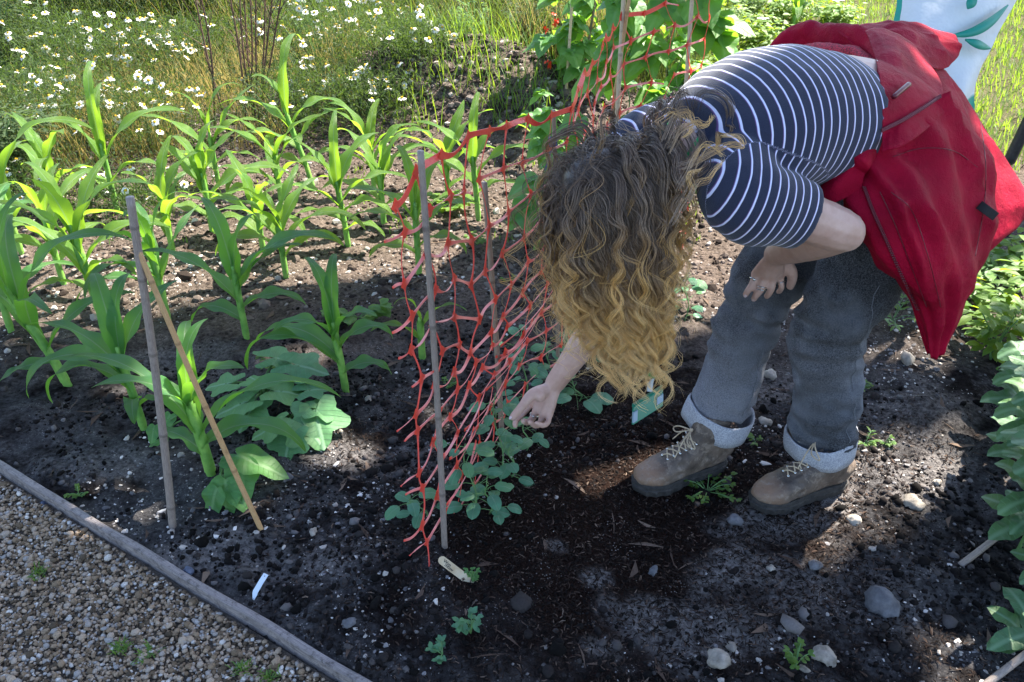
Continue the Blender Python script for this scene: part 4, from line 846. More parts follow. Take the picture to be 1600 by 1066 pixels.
for k, (u, v, h_, r_, l, f_) in enumerate([(1110, 160, .25, .2, 'behind the straight net cane', None), (1150, 150, .22, .2, 'next to the bent back, second in the near row', None), (1180, 95, .25, .22, 'with a lilac-white flower on top', MLIL), (1130, 75, .28, .24, 'far, upper right of the net', None), (1110, 240, .16, .16, 'peeping over the striped shoulder', None),
        (1240, 110, .2, .2, 'beside the lone maize at the back', None), (1225, 40, .25, .25, 'at the top edge behind the lone maize', None), (1300, 45, .18, .22, 'at the top edge left of the white bag', MLIL), (1165, 30, .25, .25, 'at the top edge, far row', None), (1095, 30, .25, .24, 'at the top edge behind the net', None)]):
    bush('potato_plant', u, v, h_, r_, 'potato plant ' + l, 'potato plant', MPOT, 60 + k, .05, .03, 520, 'potato plants behind the net', fl=f_)
# right edge: weeds/young plants in sun and broad beans in shade
for k, (u, v, h_, r_, l) in enumerate([(1548, 560, .24, .12, 'upright leafy weed with a tall single stem under the jacket hem'), (1500, 480, .15, .15, 'low leafy weed touching the jacket hem'), (1590, 520, .24, .16, 'leafy weed at the right photo edge, half in sun'), (1560, 440, .15, .16, 'sunlit low weed to the right of the jacket'), (1610, 430, .18, .18, 'weed at the right edge just below the pole')]):
    bush('leafy_weed', u, v, h_, r_, l, 'weed', MWEED if k % 2 else MPOT, 80 + k, .055, .026, 170, 'leafy weeds at the right', stems=4)
def broad(u, v, hgt, label, seed, n=9, sz=.07):
    rs_ = np.random.default_rng(seed); p = gr(u, v); z = gz(p); p[2] = z; root = empty('broad_bean_plant', p); meta(root, label, 'broad bean plant', 'broad beans at the right edge'); g = G(); fw = G()
    sp = cr([[0, 0, 0], [.01, 0, hgt * .5], [-.01, .01, hgt]], 30); stem(g, sp[::4], .006, .004, 4, 20); g.build('stem', MSTEM, root)
    for k in range(n):
        b = sp[int(6 + 23 * k / n)]; a = k * 2.4 + rs_.normal(0, .3)
        for q in (-1, 0, 1):
            aa = a + q * .9; d = np.array([math.cos(aa), math.sin(aa), rs_.uniform(-.35, .35)]); V, F, A = plate(b + d * .02, d, [.1 * math.cos(aa), .1 * math.sin(aa) - .2, 1], sz * rs_.uniform(.75, 1.15), lambda t: .55 / math.sqrt((math.cos(t)) ** 2 + (math.sin(t) / .5) ** 2), .5, 4, 22, k * 3 + q, .25, .04); V = V + nrm(d) * sz * .5; mk('leaf', V, F, MBROAD, root, A)
        if k % 2: V, F = ball(b + [math.cos(a + 1) * .018, math.sin(a + 1) * .018, .0], (.006, .006, .011), 8, 5); fw.add(V, F)
    fw.build('flower_buds', N('cream_bud').done((.55, .52, .50), .6) if 'cream_bud' not in bpy.data.materials else bpy.data.materials['cream_bud'], root)
broad(1590, 860, .42, 'nearest broad bean plant at the right edge, lit leaf tips', 1, 11, .098)
broad(1625, 930, .38, 'broad bean plant at the right edge, closest to the bottom', 2, 8, .08)
broad(1590, 745, .36, 'broad bean plant behind the nearest one', 3, 10, .095)
broad(1600, 1010, .10, 'low broad bean shoot in the dark bottom right', 4, 4, .08)
broad(1585, 665, .30, 'broad bean plant with blue-grey lower leaves, furthest back', 5, 8, .095)
# ---- beans climbing on the wigwam
def vine(foot, top, label, seed, n=26, sz=.075, spread=.12, zmin=.0, red=False):
    rs_ = np.random.default_rng(seed); foot = np.asarray(foot, float); root = empty('runner_bean', foot); meta(root, label, 'runner bean', 'runner beans on the bean canes'); g = G(); d = np.asarray(top, float) - foot
    t = np.linspace(0, 1, 60); sp = d * t[:, None] + np.stack([.016 * np.cos(t * 30), .016 * np.sin(t * 30), 0 * t], -1); stem(g, sp, .003, .002, 5, 90); lv = []
    for k in range(n):
        tt = zmin + (1 - zmin) * (k + rs_.random()) / n; b = d * tt; a = rs_.uniform(0, 6.28); l = rs_.uniform(.03, spread); e = b + np.array([math.cos(a) * l, math.sin(a) * l, rs_.uniform(-.02, .05)]); stem(g, [b, (b + e) / 2 + [0, 0, .01], e], .0016, .0012, 4, 6)
        for q in (-1.4, 0, 1.4):
            aa = a + q; dd = np.array([math.cos(aa), math.sin(aa), rs_.uniform(-1.1, -.2)]); nn_ = nrm(np.array([math.cos(aa) * .8, math.sin(aa) * .8 - .3, .8]))
            lv.append(plate(e + nrm(dd) * sz * .15, dd, nn_, sz * rs_.uniform(.7, 1.2), f_heart, .15, 5, 26, k * 3.1 + q, .10, .05))
    g.build('stem', MSTEM, root); G2 = G()
    for x in lv: G2.add(*x)
    G2.build('leaves', MBEAN, root)
    if red:
        g3 = G()
        for (ru, rv) in red:
            c0 = atY(ru, rv, foot[1]) - foot
            for q in range(5):
                c = c0 + rs_.normal(0, .008, 3) + [0, 0, q * .008 - .02]; V, F, A = cards(np.array([c] * 4), rs_.normal(0, 1, (4, 3)), rs_.normal(0, 1, (4, 3)), .018, .014); g3.add(V, F, A)
        g3.build('flower', MSCAR, root)
vine(gr(880, 205), atY(898, -80, gr(880, 205)[1] - .1), 'runner bean on the left bean cane with scarlet flowers', 1, 16, .10, .13, .15, [(855, 48), (857, 98), (868, 32)])
vine(gr(905, 190), atY(945, -80, gr(905, 190)[1] - .1), 'runner bean on the second bean cane, big sunlit heart leaves', 2, 15, .135, .14, .2)
vine(NC4 + [.1, .55, 0], NT4 + [.1, .55, 0], 'runner bean behind the pair of canes above the head', 3, 24, .11, .16, .15)
vine(NC4 + [.3, .5, 0], NT4 + [.3, .5, 0], 'runner bean behind the middle of the far net panel', 4, 24, .11, .16, .15)
vine(NC5 + [.05, .5, 0], NT5 + [.0, .5, 0], 'runner bean behind the straight far cane', 5, 24, .08, .14, .2)
vine(NC3 + [.05, .9, 0], NC3 + [.1, .9, .45], 'low runner bean left of the blue twine', 6, 16, .085, .20, .1)
vine(NC4 + [-.15, .5, 0], NC4 + [-.15, .5, .5], 'low pale-leaved runner bean just above the hair', 7, 16, .08, .18, .1)
vine(gr(850, 250), gr(850, 250) + [0, 0, .3], 'young bean with pale leaves left of the knot of twine', 8, 9, .07, .14, .2)
# ---- plant labels
MWOOD = mat_noise('label_wood', (.42, .30, .17), (.58, .48, .34), 30, .6, .0003); MINK = N('ink').done((.02, .02, .022), .6)
def text(body, size, mat, parent, loc, rot, name='lettering', ext=.0002):
    c = bpy.data.curves.new('t', 'FONT'); c.body = body; c.size = size; c.extrude = ext; c.offset = size * .02; c.align_x = 'CENTER'; c.align_y = 'CENTER'; o = bpy.data.objects.new('t', c); COL.objects.link(o)
    me = bpy.data.meshes.new_from_object(o.evaluated_get(bpy.context.evaluated_depsgraph_get())); bpy.data.objects.remove(o); bpy.data.curves.remove(c)
    me.materials.clear(); me.materials.append(mat); t = bpy.data.objects.new(name, me); COL.objects.link(t); t.parent = parent; t.location = loc; t.rotation_euler = rot; return t
def frame_from(a, b, facing):
    """matrix with x from a to b, z towards facing"""
    x = Vector(b - a).normalized(); z = Vector(facing); z = (z - x * z.dot(x)).normalized(); y = z.cross(x); M = Matrix((x, y, z)).transposed().to_4x4(); M.translation = Vector(a); return M
hz = float(H(gr(738, 912)[0], gr(738, 912)[1])); a = gr(686, 872, hz + .045); b = gr(740, 913, hz - .006); L = float(np.linalg.norm(b - a)); w = .0098; o_ = []
th = np.linspace(math.pi / 2, 1.5 * math.pi, 12); pts = [(w * math.cos(t) + w, w * math.sin(t)) for t in th] + [(L - .006, -w), (L - .004, -.002), (L, .002), (L + .004, w)]
n = len(pts); V = [(x, y, .0009) for x, y in pts] + [(x, y, -.0009) for x, y in pts]
root = mk('plant_label', V, [np.array([list(range(n)), list(range(2 * n - 1, n - 1, -1))]), np.array([[i, i + n, (i + 1) % n + n, (i + 1) % n] for i in range(n)])], MWOOD, smooth=False, at_=np.zeros((2 * n, 3)))
root.matrix_world = frame_from(a, b, np.array([.0, -.75, .66])); meta(root, 'wooden lolly-stick plant label with black handwriting at the foot of the net', 'plant label')
text('Wyp', .0105, MINK, root, (.0225, .0022, .0012), (0, 0, .0)); text('/ncow', .0095, MINK, root, (.032, -.0038, .0012), (0, 0, .0))
MPLB = N('white_plastic_label').done((.52, .60, .70), .35)
a = gr(416, 897, .03); bm_ = gr(399, 925, .016); c_ = gr(396, 937, .004); g = G()
s_ = nrm(np.cross(bm_ - a, [0, -.6, .8])) * .0062; nn_ = np.array([0, -.0007, .0009]); sec = [a, (a + bm_) / 2 + nn_ * 2, bm_, bm_ + (c_ - bm_) * .3, c_]; ww = [1, 1, 1, .95, .35]
V = np.concatenate([[p - s_ * k - nn_, p + s_ * k - nn_, p + s_ * k + nn_, p - s_ * k + nn_] for p, k in zip(sec, ww)]); g.add(V, [gridF(5, 4, True), np.array([[0, 1, 2, 3], [19, 18, 17, 16]])])
o = g.build('plant_label', MPLB, smooth=False, origin=a); meta(o, 'bent white plastic plant label stuck in soil near the timber board', 'plant label')
g = G(); V, F = ball(nrm(bm_ - a) * .006 + nn_ * 1.6, (.0015, .0015, .0006), 8, 5); g.add(V, F); g.build('label_hole', MINK, o)
# ---- hanging bag and pole, top right
MBAG = N('white_bag_fabric'); u_, v_, w_ = MBAG.sep(MBAG.attr()); f = MBAG.noise(3.2, 3, .5, dist=.6)
e_ = MBAG.math('ADD', u_, MBAG.math('MULTIPLY', MBAG.noise(9, 2, .5), .04))
c = MBAG.mix(MBAG.ramp(e_, [(.05, 1), (.08, 0)], 'CONSTANT'), (.66, .68, .70), (.01, .30, .22)); c = MBAG.mix(MBAG.ramp(v_, [(.0, 0), (.80, 0), (.83, 1)]), c, (.01, .27, .19))
MBAG.done(c, .6, MBAG.bump(MBAG.noise(14, 3, .6), .008)); MBAGM = MBAG.m
def surf(rows, nu=40, nv=40):
    A_ = np.array(rows, float); t = np.array([cr(r, nv) for r in A_]); return np.array([cr(t[:, j], nu) for j in range(nv)]).transpose(1, 0, 2)
root = empty('hanging_bag', gr(1500, 330)); root_loc = np.array(root.location); meta(root, 'white and green printed fabric bag hanging on a post behind the red jacket', 'bag')
rows = [[(1390, -60), (1450, -60), (1520, -60), (1600, -60)], [(1394, 0), (1450, 0), (1520, 0), (1583, 0)], [(1396, 60), (1450, 60), (1510, 60), (1553, 60)], [(1440, 100), (1475, 105), (1500, 105), (1532, 105)], [(1455, 140), (1480, 150), (1500, 160), (1524, 145)], [(1460, 160), (1485, 172), (1505, 185), (1521, 178)]]
dep = [[3.0, 2.93, 2.95, 3.02], [3.0, 2.92, 2.93, 3.02], [3.0, 2.92, 2.94, 3.0], [3.0, 2.93, 2.95, 3.0], [3.0, 2.94, 2.95, 3.0], [3.0, 2.95, 2.96, 3.0]]
Sf = surf([[at(*p, t) for p, t in zip(r, d)] for r, d in zip(rows, dep)], 60, 50); iu, iv = np.meshgrid(np.linspace(0, 1, 60), np.linspace(0, 1, 50), indexing='ij')
Sf = Sf + np.array([.2, -1, .1]) * (.018 * np.sin(iv * 7 + iu * 9) * np.sin(iu * 5 + 1) + .012 * np.abs(np.sin(iv * 4 - iu * 7)))[..., None]
Vb = Sf.reshape(-1, 3); back = Vb + np.array([.02, .07, 0]) * (np.sin(iv.ravel() * math.pi)[:, None] * .9 + .08); nb = len(Vb); Fb = gridF(60, 50)
mk('bag_body', np.vstack([Vb, back]) - root_loc, [np.vstack([Fb[:, ::-1], Fb + nb])], MBAGM, root, np.vstack([np.stack([iv.ravel(), iu.ravel(), 0 * iv.ravel()], -1)] * 2))
MGRN = N('bag_print_green').done((.01, .26, .19), .5)
def strip(pxs, t0, w, nm, par):    # printed strips stand 3 mm off the cloth
    P = np.array([at(u, v, t) for u, v, t in pxs]); C = cr(P, 24); T = nrm(np.gradient(C, axis=0)); sd = nrm(np.cross(T, [0, .85, -.5])) * (np.sin(np.linspace(.12, math.pi - .12, 24)) * w)[:, None]; k = np.array([0, .002, -.001])
    V = np.stack([C - sd - k, C + sd - k, C + sd + k, C - sd + k], 1).reshape(-1, 3) - root_loc; mk(nm, V, gridF(24, 4, True), MGRN, par, np.zeros((len(V), 3)))
strip([(1483, 57, 2.875), (1520, 50, 2.875), (1548, 34, 2.89), (1575, 8, 2.93)], 0, .016, 'printed_stripe', root); strip([(1508, 62, 2.875), (1530, 70, 2.89), (1548, 76, 2.95)], 0, .014, 'printed_stripe', root)
strip([(1512, 14, 2.865), (1518, 4, 2.865), (1524, -10, 2.865)], 0, .016, 'printed_letter', root)
pb_ = gr(1500, 330); pt = at(1470, -90, 3.02); g = G(); stem(g, [[0, 0, -.1], (pt - pb_)], .014, .014, 8, 10); g.build('post', MBAMD, root)
MBLK = mat_noise('black_plastic', (.012, .012, .014), (.03, .03, .035), 80, .35, .0005)
a = gr(1560, 262, .0); a = at(1578, 250, 2.9); b = at(1640, 120, 2.75); foot = np.array([a[0] - .16, a[1] + .05, 0.]); root = empty('fork_handle', foot); meta(root, 'black plastic tool shaft leaning in from the right photo edge', 'tool')
g = G(); V, F, A = caps([a - foot, (a + b) / 2 - foot, b - foot], .019, 14); g.add(V, F, A); g.build('shaft', MBLK, root)
g = G(); stem(g, [a - foot, (a - foot) * .5, [0, 0, -.05]], .012, .010, 10, 10); g.build('lower_shaft', MBLK, root)
# ---- trees outside the picture whose shade falls on the near bed
FLK = [(gr(925, 725)[:2], .24, .14), (gr(900, 690)[:2], .10, .07), (gr(1405, 735)[:2], .22, .12), (gr(1300, 770)[:2], .10, .05), (gr(650, 860)[:2], .09, .05), (gr(1500, 700)[:2], .07, .05), (gr(470, 560)[:2], .10, .06), (gr(700, 650)[:2], .06, .05), (gr(1130, 640)[:2], .08, .05), (gr(1590, 760)[:2], .10, .07), (np.array([.92, 1.72]), .13, .10), (np.array([-.236, 1.32]), .10, .08), (np.array([.42, 1.77]), .07, .05), (np.array([-.50, 1.98]), .10, .08), (np.array([-1.05, 1.75]), .12, .07), (np.array([.62, 1.62]), .06, .06), (gr(370, 800)[:2], .04, .05), (gr(1000, 900)[:2], .07, .03), (gr(1260, 860)[:2], .06, .04), (gr(200, 600)[:2], .05, .05)]
cot = 1 / math.tan(R(SUN_EL))
def crown(n, gx0, gx1, gy0, z0, z1, seed, sz=.17):
    rs_ = np.random.default_rng(seed); gx = rs_.uniform(gx0, gx1, n); b = bound(gx) + .10 * vn(P3(gx * 6, 0, 1.)) ; gy = rs_.uniform(gy0, 1, n) * 0 + gy0 + (b - gy0) * rs_.random(n) ** .8; z = rs_.uniform(z0, z1, n)
    keep = np.ones(n, bool)
    for (c, rx, ry) in FLK: keep &= ((gx - c[0]) / (rx + .07)) ** 2 + ((gy - c[1]) / (ry + .07)) ** 2 > 1
    keep &= (vn(P3(gx * 4.5, gy * 4.5, 5.)) < .80)
    keep &= gy < b - .05 * rs_.random(n)
    gx, gy, z = gx[keep], gy[keep], z[keep]; P = np.stack([gx + z * cot * SUN_H[0], gy + z * cot * SUN_H[1], z], -1)
    D = nrm(rs_.normal(0, 1, P.shape)); return P - D * sz * .5, D, nrm(rs_.normal(0, .5, P.shape) + np.array(sdir)), sz * rs_.uniform(.7, 1.2, len(P))
for k, (x0, x1, z0, z1, lb) in enumerate([(-3.6, -.4, 6., 8.5, 'leafy tree right of the bed, outside the picture, the taller one'), (-.5, 3.6, 5.6, 8., 'leafy tree right of the bed, outside the picture, the nearer one')]):
    P, D, Nn, L = crown(30000, x0, x1, -2.2, z0, z1, 5 + k); c = P.mean(0); foot = np.array([c[0] + .6, c[1] + .3, 0]); root = empty('tree', foot); meta(root, lb, 'tree')
    V, F, A = cards(P - foot, D, Nn, L, L * .8, .8); mk('crown', V, F, MTREE, root, A); g = G(); cc_ = c - foot; stem(g, [[0, 0, -.2], [.05, 0, 2.], cc_ * [.5, .5, .6], cc_], .22, .09, 14, 30)
    for q in range(7): a = q * .9; stem(g, [cc_ * [.5, .5, .62], cc_ + [math.cos(a) * .8, math.sin(a) * .8, -.6], cc_ + [math.cos(a) * 1.7, math.sin(a) * 1.7, .5]], .07, .02, 8, 14)
    g.build('trunk', MBARK, root)
# ================================================================ PERSON
A_ = lambda *p: np.array(p, float)
pel = A_(.88, 1.92, .885); waist = A_(.735, 1.855, .985); chest = A_(.53, 1.765, 1.03); neckb = A_(.365, 1.69, 1.005); headc = A_(.185, 1.615, .93)
Lv = nrm(A_(.41, -.9, 0)); shL = A_(.43, 1.545, .955); shR = A_(.28, 1.85, .935)
elL = at(1318, 362, 1.72); wrL = at(1212, 398, 1.97); elR = at(972, 452, 2.12); wrR = at(868, 598, 2.22)
hipL, hipR = A_(.925, 1.845, .84), A_(.845, 2.0, .85); knL, knR = A_(.765, 1.82, .50), A_(.622, 1.975, .485); anL, anR = A_(.815, 1.835, .10), A_(.55, 1.925, .11)
P0 = A_(.82, 1.88, 0); person = empty('person', P0)
meta(person, 'person with long curly hair and striped top bending down to touch the pea plants', 'person')
MSKIN = N('skin'); f = MSKIN.noise(18, 4, .6); f2 = MSKIN.noise(260, 3, .6)
c = MSKIN.mix(MSKIN.ramp(f, [(.35, 0), (.65, 1)]), (.43, .26, .205), (.55, .36, .30))
MSKIN.done(c, .5, MSKIN.bump(f2, .0004), **{'Subsurface__Weight': .06, 'Subsurface__Scale': .01}); MSKIN.b.inputs['Subsurface Radius'].default_value = (1, .35, .2); MSKIN = MSKIN.m
b = G()
def tube(P, r, **k): V, F, A = caps(P, r, **k); b.add(V, F)
V, F, A = loft([pel + [.06, .03, -.03], pel + [0, 0, .02], waist + [0, 0, .018], chest, neckb + [.03, .02, -.01], neckb], [.13, .158, .158, .155, .12, .06], [.088, .122, .120, .108, .08, .055], h=Lv, m=40, n=28); b.add(V, F)
tube([neckb + [.03, .01, -.01], neckb, headc + [.06, .02, .0]], [.058, .052, .05])
hx = nrm(headc - neckb); hf = nrm(A_(-.25, .12, -1.)); hf = nrm(hf - hf @ hx * hx); hy = np.cross(hx, hf)      # crown dir, face dir, side
HM = np.stack([hy, hf, hx], 1)
hd = lambda x, y, z: headc + HM @ A_(x, y, z)
V, F = ball(hd(0, .006, -.002), (.070, .080, .084), 24, 16, HM); b.add(V, F)
V, F = ball(hd(0, .030, -.055), (.055, .058, .062), 20, 12, HM); b.add(V, F)          # jaw
tube([hd(0, .088, .012), hd(0, .106, -.022), hd(0, .100, -.032)], [.007, .011, .009]); tube([hd(-.012, .098, -.034), hd(.012, .098, -.034)], [.007, .007])   # nose
for s in (-1, 1):
    V, F = ball(hd(.074 * s, -.005, -.010), (.009, .018, .030), 12, 8, HM); b.add(V, F)     # ears
    tube([hd(.015 * s, .086, .028), hd(.045 * s, .076, .026)], [.006, .005])               # brow
tube([hd(-.020, .083, -.060), hd(0, .090, -.058), hd(.020, .083, -.060)], [.005, .0075, .005]); tube([hd(-.016, .082, -.069), hd(0, .089, -.070), hd(.016, .082, -.069)], [.005, .0075, .005])
# arms
tube([chest * .5 + neckb * .5 + [0, -.02, -.02], shL, shL * .5 + elL * .5, elL * .9 + shL * .1, elL], [.055, .055, .050, .045, .041])
fdirL = nrm(wrL - elL); tube([elL, elL * .6 + wrL * .4, wrL], [.040, .039, .026])
tube([chest * .5 + neckb * .5 + [0, .04, -.02], shR, shR * .5 + elR * .5, elR], [.055, .055, .046, .038]); tube([elR, elR * .65 + wrR * .35, wrR * .8 + elR * .2, wrR], [.039, .041, .030, .026])
def hand(wr, palm, fingers, thumb, rw=.026, flat=None):
    """palm: 4 knuckle points; fingers: 4 lists of joints from the knuckle; thumb joints"""
    pc = np.mean(palm, 0)
    for k in palm: tube([wr, wr * .5 + k * .5, k], [.018, .0145, .0108])
    tube([wr * .9 + pc * .1, wr * .45 + pc * .55, pc], [.022, .016, .010])
    for i, fg in enumerate(fingers):
        r = [.0098, .0102, .0096, .0082][i]; tube([palm[i]] + fg, list(np.linspace(r, r * .74, len(fg) + 1)), n=12)
    tube(thumb, [.017, .0145, .0115, .0098][:len(thumb)], n=12)
# right hand (far arm): thumb towards the net, thumb tip and index meet at the leaf, other fingers curled with palm to camera
tq = 2.225
q = lambda u, v, t: at(u, v, t)
palmR = [q(829, 632, 2.262), q(838, 640, 2.245), q(848, 646, 2.23), q(858, 648, 2.225)]
fingR = [[q(815, 648, 2.262), q(806, 658, 2.245), q(805, 665, 2.225)],
         [q(832, 654, 2.255), q(824, 660, 2.235), q(818, 658, 2.205)],
         [q(845, 660, 2.235), q(837, 665, 2.212), q(828, 660, 2.19)],
         [q(856, 660, 2.215), q(848, 665, 2.198), q(838, 661, 2.182)]]
thR = [q(852, 610, 2.215), q(832, 616, 2.195), q(815, 636, 2.19), q(802, 652, 2.20)]
hand(wrR, palmR, fingR, thR)
V, F = ball(q(843, 618, 2.20), (.017, .017, .017), 14, 10); b.add(V, F)
# left hand: resting on the far thigh, back of the hand to camera
_q = q
q = lambda u, v, t: _q(u, v, t + .05)
palmL = [q(1180, 428, 2.01), q(1194, 434, 2.00), q(1207, 436, 2.0), q(1218, 434, 2.01)]
fingL = [[q(1176, 444, 2.015), q(1168, 455, 2.02), q(1165, 461, 2.03)], [q(1190, 450, 2.005), q(1182, 461, 2.015), q(1178, 467, 2.03)],
         [q(1206, 450, 2.005), q(1202, 458, 2.015), q(1198, 463, 2.035)], [q(1221, 447, 2.01), q(1219, 454, 2.03), q(1216, 456, 2.05)]]
thL = [q(1226, 412, 1.99), q(1236, 424, 2.0), q(1238, 436, 2.02), q(1235, 447, 2.035)]
hand(wrL, palmL, fingL, thL)
# legs
for hp, kn, an in ((hipL, knL, anL), (hipR, knR, anR)):
    tube([hp, hp * .5 + kn * .5, kn, kn * .45 + an * .55 + [.015, 0, 0], an, an - [0, 0, .03]], [.085, .068, .052, .048, .034, .030])
    tube([an - [0, 0, .035], an + [-.07, -.012, -.05]], [.028, .022])
V, F, Nn = fuse(b, .0032, 5, .5)
V = V + Nn * (.0006 * fbm(V, 2, 60.))[:, None]
bodyV, bodyF = V, F
body = mk('body', V - P0, F, MSKIN, person, np.zeros((len(V), 3)))
MNAIL = N('nail').done((.62, .48, .50), .25); MSILV = N('silver').done((.6, .6, .58), .25, Metallic=1.); MEYE = N('eye_white').done((.7, .68, .65), .2); MIRIS = N('iris').done((.05, .09, .08), .1); MLIP = N('lip').done((.42, .18, .17), .4)
def piece(name, mat, f, parent=person): 
    g = G(); f(g); return g.build(name, mat, parent)
def add_ball(g, c, r, rot=None): V, F = ball(c - P0, r, 14, 9, rot); g.add(V, F)
for s in (-1, 1):
    e = piece('eye', MEYE, lambda g: add_ball(g, hd(.031 * s, .079, .012), .0115)); piece('iris', MIRIS, lambda g: add_ball(g, hd(.031 * s, .0885, .012), (.0045)), e)
def nail(p, d, up, r=.0052):
    d = nrm(d); up = nrm(up - up @ d * d); M = np.stack([np.cross(d, up), d, up], 1); piece('nail', MNAIL, lambda g: add_ball(g, p, (r * .85, r * 1.2, .0016), M))
nail(thR[-1] + [-.0065, -.004, .003], thR[-1] - thR[-2], A_(-.7, -.3, .4), .006)
for fg in fingL: nail(fg[-1] + [-.002, -.0065, .001], fg[-1] - fg[-2], A_(-.2, -1, .3), .0045)
def ringband(c, d, r, stone=False):
    d = nrm(d); a = nrm(np.cross(d, [0, 0, 1.])); bb = np.cross(d, a); th = np.linspace(0, 2 * math.pi, 28)
    g = G(); stem(g, c - P0 + a * np.cos(th)[:, None] * r + bb * np.sin(th)[:, None] * r, .0013, .0013, 6, 40); 
    if stone: V, F = ball(c - P0 + A_(-.002, -.0105, .002), (.004, .003, .0035), 10, 6); g.add(V, F)
    g.build('ring', MSILV, person)
ringband(palmL[0] * .55 + fingL[0][0] * .45, fingL[0][0] - palmL[0], .0102, True); ringband(palmL[1] * .1 + fingL[1][0] * .9, fingL[1][0] - palmL[1], .0103); ringband(palmL[1] * -.1 + fingL[1][0] * 1.1 - [0, 0, .002], fingL[1][0] - palmL[1], .0101)
ringband(palmL[3] * .4 + fingL[3][0] * .6, fingL[3][0] - palmL[3], .0098); ringband(palmR[1] * .4 + fingR[1][0] * .6, fingR[1][0] - palmR[1], .0108, True)
# ---- striped top
MTOP = N('striped_jersey'); s_, r_, _ = MTOP.sep(MTOP.attr()); fr = MTOP.math('FRACT', MTOP.math('ADD', s_, MTOP.math('MULTIPLY', MTOP.math('SUBTRACT', MTOP.noise(6, 2, .5), .5), .25)))
k1 = MTOP.ramp(fr, [(.0, 0), (.02, 1), (.155, 1), (.175, 0)]); kn_ = MTOP.noise(420, 2, .5); 
c = MTOP.mix(kn_, (.006, .009, .028), (.016, .022, .055)); c = MTOP.mix(k1, c, (.62, .62, .82)); rim = MTOP.ramp(fr, [(.14, 0), (.16, 1), (.20, 1), (.23, 0)]); c = MTOP.mix(MTOP.math('MULTIPLY', rim, .7), c, (.16, .06, .22))
MTOP = MTOP.done(c, .9, MTOP.bump(kn_, .0008), Sheen__Weight=.2)
b = G()
tA = [waist * .70 + chest * .30, (waist + chest) / 2 + [0, 0, .012], chest, chest * .45 + neckb * .55 + [0, 0, .0], neckb + [.01, .005, -.01], neckb + [-.02, -.01, -.015]]
V, F, A = loft(tA, [.166, .172, .178, .175, .125, .07], [.119, .130, .135, .115, .085, .06], h=Lv, m=50, n=40, pw=2.15); b.add(V, F)
sleeveL = [neckb * .5 + chest * .5 + [.0, -.05, -.02], shL, shL * .62 + elL * .38, shL * .42 + elL * .58]
V, F, A = loft(sleeveL, [.085, .085, .072, .066], [.08, .078, .069, .064], h=(0, 0, 1), m=24, n=24); b.add(V, F)
sleeveR = [neckb * .5 + chest * .5 + [.0, .06, -.02], shR, shR * .6 + elR * .4]
V, F, A = loft(sleeveR, [.085, .078, .062], h=(1, 0, 0), m=20, n=24); b.add(V, F)
V, F, Nn = fuse(b, .0036, 12, .6)
sp = cr([pel, *tA, headc], 200); L_ = np.r_[0, np.cumsum(np.linalg.norm(np.diff(sp, axis=0), axis=1))]
# torso coordinate: smooth projection on a chord pair keeps the stripes as clean rings
d1 = nrm(neckb - waist); ct_ = (V - waist) @ d1; hN = (V - waist) @ A_(.16, .07, .98)
tor = .5 + ct_ / .0192 + .6 * np.sin(hN * 9)
tl, dl = seg_param(V, shL, elL); tr, dr_ = seg_param(V, shR, elR)
lenL = np.linalg.norm(elL - shL); lenR = np.linalg.norm(elR - shR)
axT = np.abs((V - chest) @ Lv)
axL = nrm(elL - shL); dpl = np.linalg.norm((V - shL) - ((V - shL) @ axL)[:, None] * axL, axis=1)
isL = (tl > -.6) & (((V - chest) @ Lv) > .150 - .10 * np.clip(tl, 0, 1)) & (dpl < .100); isR = (tr > .0) & (((V - chest) @ Lv) < -.10) & (dr_ < .09)
st_ = np.where(isL, -tl * lenL / .0188 + .3, np.where(isR, tr * lenR / .0188, tor))
wr_ = .0026 * fbm(V * [1, 1, 1], 2, 14.) + .004 * np.exp(-((tl + .05) / .06) ** 2) * np.sin(40 * hN) * (dl < .12)
# bunched wrinkles near the hem, belly side
hem = np.exp(-((ct_ - .03) / .06) ** 2) * (hN < .02); wr_ = wr_ + .0045 * hem * np.sin(ct_ * 170 + hN * 30)
V = V + Nn * wr_[:, None]
top = mk('striped_top', V - P0, F, MTOP, person, np.stack([st_, 0 * st_, 0 * st_], -1)); top['label'] = 'navy short-sleeved top with thin pale stripes'
# ---- jeans
MJEAN = N('washed_black_denim'); pos = MJEAN.n('ShaderNodeNewGeometry').outputs['Position']; a_ = MJEAN.sep(MJEAN.attr())
f = MJEAN.noise(7, 4, .6); tw = MJEAN.noise(330, 3, .8); tw2 = MJEAN.n('ShaderNodeTexWave', Vector=pos, Scale=420., Distortion=3.).outputs[1]
c = MJEAN.mix(MJEAN.ramp(f, [(.42, 0), (.60, 1)]), (.014, .018, .027), (.14, .155, .19)); c = MJEAN.mix(MJEAN.ramp(tw, [(.4, 0), (.7, .8)]), c, (.24, .25, .28)); c = MJEAN.mix(MJEAN.math('MULTIPLY', a_[0], MJEAN.ramp(tw, [(.25, .25), (.7, 1)])), c, (.46, .46, .52))
MJEAN = MJEAN.done(c, .92, MJEAN.bump(MJEAN.math('ADD', tw, tw2), .0012))
MCUFF = N('denim_reverse'); tw = MCUFF.noise(300, 3, .8); c = MCUFF.mix(MCUFF.ramp(tw, [(.35, 0), (.65, 1)]), (.20, .21, .25), (.50, .51, .55)); MCUFF = MCUFF.done(c, .92, MCUFF.bump(tw, .0015))
b = G()
V, F, A = loft([waist * .35 + pel * .65, pel, pel + [.03, .015, -.05]], [.138, .135, .12], [.095, .10, .085], h=Lv, m=20, n=30); b.add(V, F)
